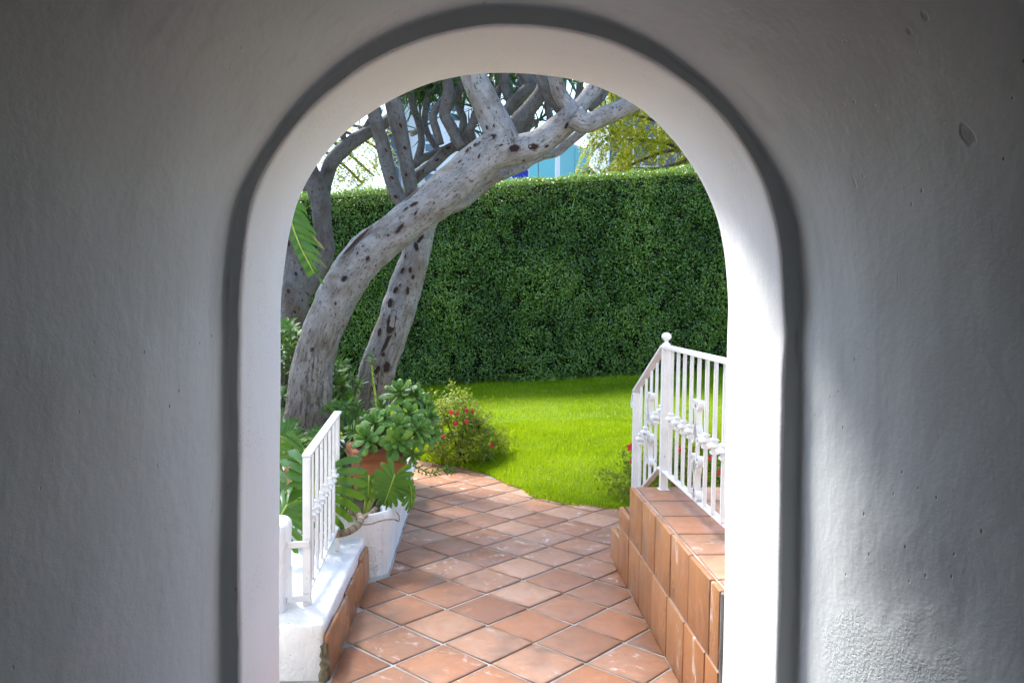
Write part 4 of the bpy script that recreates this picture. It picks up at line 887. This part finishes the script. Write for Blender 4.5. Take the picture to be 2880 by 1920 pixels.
# ------------------------------------------------------------------ monstera
def monstera_mesh(L, W, nf, droop, tipdroop, slit=.42, heart=150, seed=0):
    rnd = random.Random(seed); V, Fc, T = [], [], []
    def mid(t): return Vector((L*t, 0, -tipdroop*L*t*t))
    for side in (-1, 1):
        for k in range(nf):
            a, b = k/nf, (k+1)/nf; ta, tb = a**1.15*.93, b**1.15*.93; tc = (ta+tb)/2
            def vein(u):                              # u in [0,1] along midrib order
                ang = R(heart*(1-u)**1.15 + 28*u); ln = W*(.55+.45*math.sin(math.pi*min(1, .25+.72*u)))*(1-.32*u*u); return ang, ln
            b0 = len(V); ns_ = 6
            for i in range(ns_):
                s = i/(ns_-1)
                for j, (u, tm) in enumerate(((a, ta), ((a+b)/2, tc), (b, tb))):
                    ang, ln = vein(u); angc, lnc = vein((a+b)/2)
                    sh = max(0, (s-slit)/(1-slit)); pin = .66*sh**.55 if (0 < k or j) else 0
                    an = ang*(1-pin)+angc*pin; l = (ln*(1-pin)+lnc*pin)*s*(1 - (.10*sh*sh if j != 1 else 0))
                    an -= .25*s*s*.6
                    p = mid(tm) + Vector((math.cos(an)*l, side*math.sin(an)*l, 0)); p.z += -droop*W*(s**2) + (.10*W*s if j == 1 else .13*W*s)*0 - (.012 if j == 1 else 0)*min(1, s*4)
                    V.append(p); T.append(max(0, (s-.82)/.18)*(1 if rnd.random() < .10 else 0))
            for i in range(ns_-1):
                for j in range(2):
                    q_ = (b0+i*3+j, b0+i*3+j+1, b0+(i+1)*3+j+1, b0+(i+1)*3+j); Fc.append(q_ if side > 0 else q_[::-1])
    b0 = len(V)                                       # tip piece
    for s in (0, .5, 1):
        for sg in (-1, 1): p = mid(.93+.14*s); V.append(p+Vector((0, sg*W*.16*(1-s)+sg*.001, 0))); T.append(0)
    Fc += [(b0, b0+1, b0+3, b0+2), (b0+2, b0+3, b0+5, b0+4)]
    me = mesh_of('monstera_leaf', V, Fc, M_MONST); a_ = me.attributes.new('tip', 'FLOAT', 'POINT'); a_.data.foreach_set('value', T)
    rib = tube([(*(mid(t)+Vector((0, 0, .004))), .0055*(1-.75*t)) for t in (0, .25, .5, .75, 1)], 4, 6)[:2]
    for side in (-1, 1):
        pass
    return me, rib
mon = empty('monstera_plant', at(745, 1200, 4.5), 'split leaved monstera growing behind the narrow white railing', 'monstera')
def mleaf(x, y, Y, tipdir, nrm, L, W, nf, droop, tipd, seed, stem_to=None, slit=.42, heart=150):
    me, rib = monstera_mesh(L, W, nf, droop, tipd, slit, heart, seed); p = at(x, y, Y); M = frame(p, tipdir, nrm)
    lf = mk('leaf', me, None, mon, M); mk('midrib', rib, M_RIB, lf, M)
    if stem_to is not None:
        q_ = Vector(stem_to); md = (p+q_)/2 + Vector((0, .03, .10)); mk('leaf_stalk', (lambda T: (T[0], T[1]))(tube([(*q_, .010), (*md, .008), (*p, .005)], 5, 8)), M_RIB, mon)
root = at(745, 1215, 4.6)
mleaf(700, 1030, 4.75, (.03, -.35, -1), (0, -1, .15), .27, .19, 11, .12, .1, 1, root, .16, 150)
mleaf(728, 1088, 4.25, (-.10, -.25, -1), (0, -1, .2), .26, .27, 10, .55, .35, 2, root, .20, 135)
mleaf(668, 1105, 4.5, (-.4, -.4, -1), (-.2, -1, .5), .30, .24, 10, .5, .4, 3, root, .22, 140)
mleaf(748, 1066, 4.6, (.65, -.3, -.55), (.2, -.6, .8), .19, .13, 9, .5, .4, 4, root, .25)
mleaf(770, 1095, 4.5, (.6, -.4, -.7), (.3, -.7, .6), .17, .09, 8, .5, .5, 5, root, .25)
mleaf(662, 1010, 4.9, (-.5, -.2, .3), (0, -.9, .5), .2, .15, 10, .3, .2, 6, root, .22)
mleaf(660, 1160, 4.15, (-.5, -.35, -.8), (-.2, -.8, .6), .24, .18, 10, .5, .4, 9, root, .2)
root2 = at(838, 1180, 4.95)
mleaf(907, 1090, 4.80, (-.35, -.25, -1), (.05, -1, .25), .185, .135, 8, .10, .12, 7, root2, .66, 158)
mleaf(848, 1098, 4.85, (-.05, -.25, -1), (-.1, -1, .25), .115, .095, 5, .15, .15, 8, root2, .5, 150)
mleaf(938, 1108, 4.85, (.35, -.1, -1), (.9, -.6, .2), .15, .10, 6, .25, .3, 10, root2, .4)
def stem_tube(L, Y, w, name='stem'):
    P = [(*at(x, y, yy_ if yy_ else Y), w/2*mpp(Y)) for x, y, yy_ in L]; return tube_obj(name, P, M_STEM, mon, 10, 12, .03, 14, .04)
stem_tube([(748, 1224, 4.36), (775, 1226, 4.34), (802, 1219, 4.36), (822, 1205, 4.42), (828, 1190, 4.5), (818, 1178, 4.58), (800, 1172, 4.64), (782, 1176, 4.7)], 4.4, 17)
stem_tube([(822, 1192, 4.5), (836, 1186, 4.58), (852, 1178, 4.7), (864, 1166, 4.8)], 4.6, 11)
stem_tube([(826, 1204, 4.42), (850, 1203, 4.5), (880, 1194, 4.58), (904, 1192, 4.64), (916, 1196, 4.66), (916, 1184, 4.7), (910, 1174, 4.74)], 4.6, 3.2, 'aerial_root')
stem_tube([(765, 1178, 4.5), (790, 1170, 4.55), (815, 1168, 4.6), (824, 1180, 4.55)], 4.6, 3.2, 'aerial_root')
stem_tube([(756, 1207, 4.35), (780, 1218, 4.33), (806, 1222, 4.33)], 4.4, 2.6, 'aerial_root')
# dry leaves hanging in it
def crumple(name, c, s, seed, parent):
    V = []; n_ = 6
    for j in range(n_):
        for i in range(3):
            t = j/(n_-1); V.append(Vector(c)+Vector((math.sin(t*3+seed)*s*.35+(i-1)*s*.16*math.sin(math.pi*t+.15), (i % 2)*s*.12+s*.1*math.sin(t*5+seed), -s*t)))
    return mk(name, (V, [(j*3+i, j*3+i+1, (j+1)*3+i+1, (j+1)*3+i) for j in range(n_-1) for i in range(2)]), M_DRY, parent)
for i, (x, y, Y, s) in enumerate(((790, 1030, 4.8, .10), (806, 1060, 4.85, .13), (664, 1066, 4.3, .06), (742, 1000, 5.6, .10), (752, 1010, 5.6, .09), (655, 1095, 4.25, .05), (795, 1118, 4.4, .07))): crumple('dry_leaf', at(x, y, Y), s, i*1.3, mon)

# torn drooping leaf by the left trunk
bl = empty('bird_of_paradise_plant', at(640, 900, 6.6), 'torn drooping green leaf hanging beside the left jamb', 'plant')
def torn_leaf():
    V, Fc, T = [], [], []; M_ = [at(652, 440, 6.0), at(668, 505, 5.95), at(690, 565, 5.9), at(722, 628, 5.85)]; C = catmull([tuple(p) for p in M_], 6); n_ = len(C)
    for seg in range(9):
        i0 = int(seg/9*(n_-1)); i1 = min(n_-1, int((seg+1)/9*(n_-1))+1); w = .20*math.sin(math.pi*(.30+.62*seg/9)); b0 = len(V)
        for i in (i0, i1):
            p = Vector(C[i]); 
            for k in range(5):
                s = k/4; V.append(p + Vector((w*s*(1-.1*(seg % 2)), -.04*s+.02*math.sin(seg*2.1)*s, -.02*s-.07*s*s*(1+.3*math.sin(seg))+ (.006 if i == i0 else -.004)*s*-4))); T.append((.9 if (k == 4 and seg in (3, 4, 6)) else 0))
        for k in range(4): Fc.append((b0+k, b0+k+1, b0+6+k, b0+5+k))
    for seg in range(9):
        i0 = int(seg/9*(n_-1)); i1 = min(n_-1, int((seg+1)/9*(n_-1))+1); b0 = len(V); w = .07
        for i in (i0, i1):
            p = Vector(C[i])
            for k in range(3): s = k/2; V.append(p+Vector((-w*s*.7, .03*s, -w*s*.5))); T.append(0)
        for k in range(2): Fc.append((b0+3+k, b0+4+k, b0+1+k, b0+k))
    me = mesh_of('torn_leaf', V, Fc, M_MONST); a_ = me.attributes.new('tip', 'FLOAT', 'POINT'); a_.data.foreach_set('value', T); return me, M_
me, M_ = torn_leaf(); lf = mk('leaf', me, None, bl)
mk('midrib', (lambda T: (T[0], T[1]))(tube([(*(p+Vector((0, -.006, 0))), .009-.0018*i) for i, p in enumerate(M_)], 6, 8)), M_RIB, lf)
mk('leaf_stalk', (lambda T: (T[0], T[1]))(tube([(*at(630, 960, 6.6), .02), (*at(622, 700, 6.4), .016), (*at(636, 450, 6.1), .012), (*M_[0], .009)], 6, 8)), M_RIB, bl)

# ------------------------------------------------------------------ trees and buildings beyond the hedge
def feathery(label, base, limbs, sprays, n_each, Lf, seed, grp='feathery trees beyond the hedge'):
    tr = empty('feathery_tree', base, label, 'tree', grp); b = Vector(base); P, N, Dd = [], [], []
    tk = at(*limbs[0][0]); mk('trunk', (lambda T: (T[0], T[1]))(tube([(*b, .16), (*(b*.5+tk*.5+Vector((.1, 0, 0))), .12), (*tk, .07)], 6, 10, .08)), M_TWIG, tr)
    for L in limbs: mk('branch', (lambda T: (T[0], T[1]))(tube([(*at(*p), .05*(1-i/len(L)*.75)) for i, p in enumerate(L)], 5, 7)), M_TWIG, tr)
    for (x, y, Y) in sprays:
        c = np.array(at(x, y, Y)); a = random.uniform(0, 6.28); dr = np.array([math.cos(a)*.8, math.sin(a)*.8, -.35]); side = np.cross(dr, [0, 0, 1]); side /= np.linalg.norm(side)
        for k in range(n_each):
            t = k/n_each; s = random.choice((-1, 1))*random.uniform(.2, 1)*.12*(1-t*.6); P.append(c + dr*Lf*t + np.array([0, 0, -.55*Lf*t*t]) + side*s*1.0); N.append((side*s*2+np.array([0, -.2, 1])))
    P, N = np.array(P), np.array(N); cloud('crown', P, N, .085, M_FEATH, tr, .28, None, .2, .45, np.array([0, 0, -.6])); return tr
Y0 = 18.0
lim = [[(1640, 380, Y0), (1560, 345, Y0), (1480, 365, Y0), (1420, 395, Y0)], [(1640, 380, Y0), (1560, 300, Y0), (1480, 270, Y0), (1400, 250, Y0)], [(1600, 360, Y0), (1530, 330, Y0+.3), (1440, 320, Y0)], [(1600, 360, Y0-.4), (1540, 380, Y0-.4), (1450, 398, Y0-.4)], [(1620, 330, Y0), (1600, 240, Y0), (1540, 180, Y0), (1460, 150, Y0)]]
spr = []
while len(spr) < 430:
    x, y = random.uniform(1375, 1680), random.uniform(120, 420)
    if y > 405-(x-1310)*.02 + 15: continue
    if x < 1400 and y > 300 and random.random() < .6: continue
    if noise.noise(Vector((x*.016, y*.024, 2))) < -.22: continue
    spr.append((x, y, Y0+random.uniform(-.9, .9)))
spr += [(1350+random.uniform(-22, 20), 385+random.uniform(-12, 12), 17.5) for _ in range(12)] + [(1375+random.uniform(-10, 10), 270+random.uniform(-40, 60), 17.6) for _ in range(22)]
feathery('yellow green feathery tree above the right end of the hedge', at(1680, 860, Y0), lim, spr, 120, .62, 1)
Y1 = 20.0
lim2 = [[(700, 300, Y1), (770, 330, Y1), (820, 370, Y1), (860, 405, Y1)], [(700, 300, Y1), (780, 300, Y1), (850, 330, Y1), (885, 360, Y1)], [(720, 330, Y1), (790, 380, Y1), (830, 420, Y1)], [(720, 280, Y1), (820, 290, Y1), (900, 310, Y1)]]
spr2 = [(random.uniform(735, 890), random.uniform(275, 430), Y1+random.uniform(-.6, .6)) for _ in range(170)]
feathery('thin airy yellow green tree above the left of the hedge', at(690, 870, Y1), lim2, spr2, 60, .55, 2)

M_BW = mat_simple('pale_painted_facade', (.74, .78, .82), (.80, .83, .86), 2, .7, .05)
def mat_glass(name, col, rough=.15):
    t = NT(name); n_ = t.noise(.6, 2, t.obj()); return t.done(t.pbr(t.mix(t.maprange(n_, .3, .7, 0, .35), col, tuple(min(1, c*1.35) for c in col)), rough, None, .6))
M_NAVY, M_TEAL, M_WIN = mat_glass('navy_glass', (.012, .035, .075)), mat_glass('teal_panel', (.10, .42, .47), .35), mat_glass('blue_window_glass', (.05, .12, .18))
def facade_box(name, label, x0, x1, ytop, Y, depth, mat, cat='building'):
    a, b = at(x0, ytop, Y), at(x1, ytop, Y); e = empty(name, ((a.x+b.x)/2, Y+depth/2, 0), label, cat)
    w = mk('wall', xf(bevel_box(b.x-a.x, depth, a.z+.3, .02), Matrix.Translation(((a.x+b.x)/2, Y+depth/2, a.z/2-.15))), mat, e, smooth=False); return e, w, a, b
wb, w_, a_, b_ = facade_box('white_office_building', 'white office block with square windows glimpsed through the branches', 918, 1120, 60, 30, 8, M_BW)
def window(parent, x0, x1, y0, y1, Y, rows=1):
    a, b = at(x0, y0, Y), at(x1, y1, Y); fr_ = mk('window', xf(bevel_box(b.x-a.x, .10, a.z-b.z, .01), Matrix.Translation(((a.x+b.x)/2, Y-.01, (a.z+b.z)/2))), M_BW, parent, smooth=False)
    hgt = (a.z-b.z)/rows
    for r_ in range(rows): mk('pane', xf(bevel_box(b.x-a.x-.12, .05, hgt-.10, .005), Matrix.Translation(((a.x+b.x)/2, Y-.05, b.z+hgt*(r_+.5)))), M_WIN, fr_, smooth=False)
for (x0, x1, y0, y1) in ((974, 1006, 306, 352), (972, 1006, 374, 420), (1030, 1062, 306, 352), (1028, 1060, 374, 420), (974, 1006, 238, 282), (1030, 1062, 238, 282)): window(wb, x0, x1, y0, y1, 30, 2)
nb, w_, a_, b_ = facade_box('navy_glass_tower', 'narrow dark blue glass tower between the branches', 888, 917, 120, 29, 4, M_NAVY)
for i in range(9):
    p = at(888, 130+i*36, 29); q_ = at(917, 130+i*36, 29); mk('floor_band', bar((p.x, 28.97, p.z), (q_.x, 28.97, p.z), .06, .08), M_WIN, nb, smooth=False)
tb = empty('teal_panelled_building', at(1280, 700, 25), 'pale teal panelled building behind the hedge with a corner post', 'building')
ca, cb, cc = at(1281, 318, 25), at(1352, 343, 27.5), at(1120, 330, 26.5); ztop = ca.z
V = [Vector((ca.x, ca.y, 0)), Vector((cb.x, cb.y, 0)), Vector((cb.x, cb.y+8, 0)), Vector((cc.x, cc.y+8, 0)), Vector((cc.x, cc.y, 0))]
zs = [ztop, cb.z, cb.z, cc.z, cc.z]
mk('wall', (V + [Vector((v.x, v.y, z)) for v, z in zip(V, zs)], [(i, (i+1) % 5, (i+1) % 5+5, i+5) for i in range(5)] + [(5, 6, 7, 8, 9)]), mat_simple('grey_blue_seam', (.35, .48, .52), (.42, .55, .58), 3, .6, .1), tb, smooth=False)
def panels(p, q_, zb, zp, zq, nx, nz, off):
    d = q_-p; nrm = Vector((d.y, -d.x, 0)).normalized()*off
    if nrm.y > 0: nrm = -nrm
    for i in range(nx):
        for j in range(nz):
            u0, u1 = i/nx+.008, (i+1)/nx-.008; v0, v1 = j/nz+.008, (j+1)/nz-.008
            def pt(u, v): b = p+d*u; zt_ = zp+(zq-zp)*u; return Vector((b.x, b.y, zb+(zt_-.05-zb)*v))+nrm
            mk('panel', ([pt(u0, v0), pt(u1, v0), pt(u1, v1), pt(u0, v1)] + [x-nrm*.9 for x in (pt(u0, v0), pt(u1, v0), pt(u1, v1), pt(u0, v1))], [(0, 1, 2, 3), (4, 5, 1, 0), (5, 6, 2, 1), (6, 7, 3, 2), (7, 4, 0, 3)]), M_TEAL, tb, smooth=False)
P2 = lambda v: Vector((v.x, v.y, 0))
panels(P2(ca), P2(cb), .5, ztop, cb.z, 2, 3, .04); panels(P2(cc), P2(ca), .5, cc.z, ztop, 4, 3, .04)
mk('corner_post', xf(bevel_box(.14, .14, ztop+.4, .01), Matrix.Translation((ca.x, ca.y-.06, (ztop+.4)/2))), M_BW, tb, smooth=False)
# round blue sign on it
sp_ = at(1194, 399, 24.6); sg = empty('round_sign', sp_, 'round blue sign with white rim behind the hedge top', 'sign')
def disc(c, r_, y, h, mat, name):
    V = [Vector((c.x+r_*math.cos(k*math.pi/16), y+o, c.z+r_*math.sin(k*math.pi/16))) for o in (0, h) for k in range(32)]
    return mk(name, (V, [tuple(range(31, -1, -1))[::-1], tuple(range(32, 64))] + [(k, (k+1) % 32, 32+(k+1) % 32, 32+k) for k in range(32)]), mat, sg, smooth=False)
disc(sp_, .30, 24.60, .06, M_BW, 'rim'); disc(sp_, .26, 24.57, .05, mat_simple('sign_blue', (.01, .03, .35), (.015, .04, .42), 4, .5, .05), 'face')
gb, w_, a_, b_ = facade_box('dark_glazed_building', 'dark glazed building with white mullions behind the feathery tree', 1400, 1760, 215, 33, 6, M_NAVY)
for i in range(7):
    p = at(1400+i*56, 215, 33); mk('mullion', bar((p.x, 32.93, p.z), (p.x, 32.93, .2), .06, .06), M_BW, gb, smooth=False)
for i in range(3):
    p, q_ = at(1400, 250+i*66, 33), at(1760, 235+i*42, 33); mk('transom', bar((p.x, 32.90, p.z), (q_.x, 32.90, p.z), .06, .06), M_BW, gb, smooth=False)
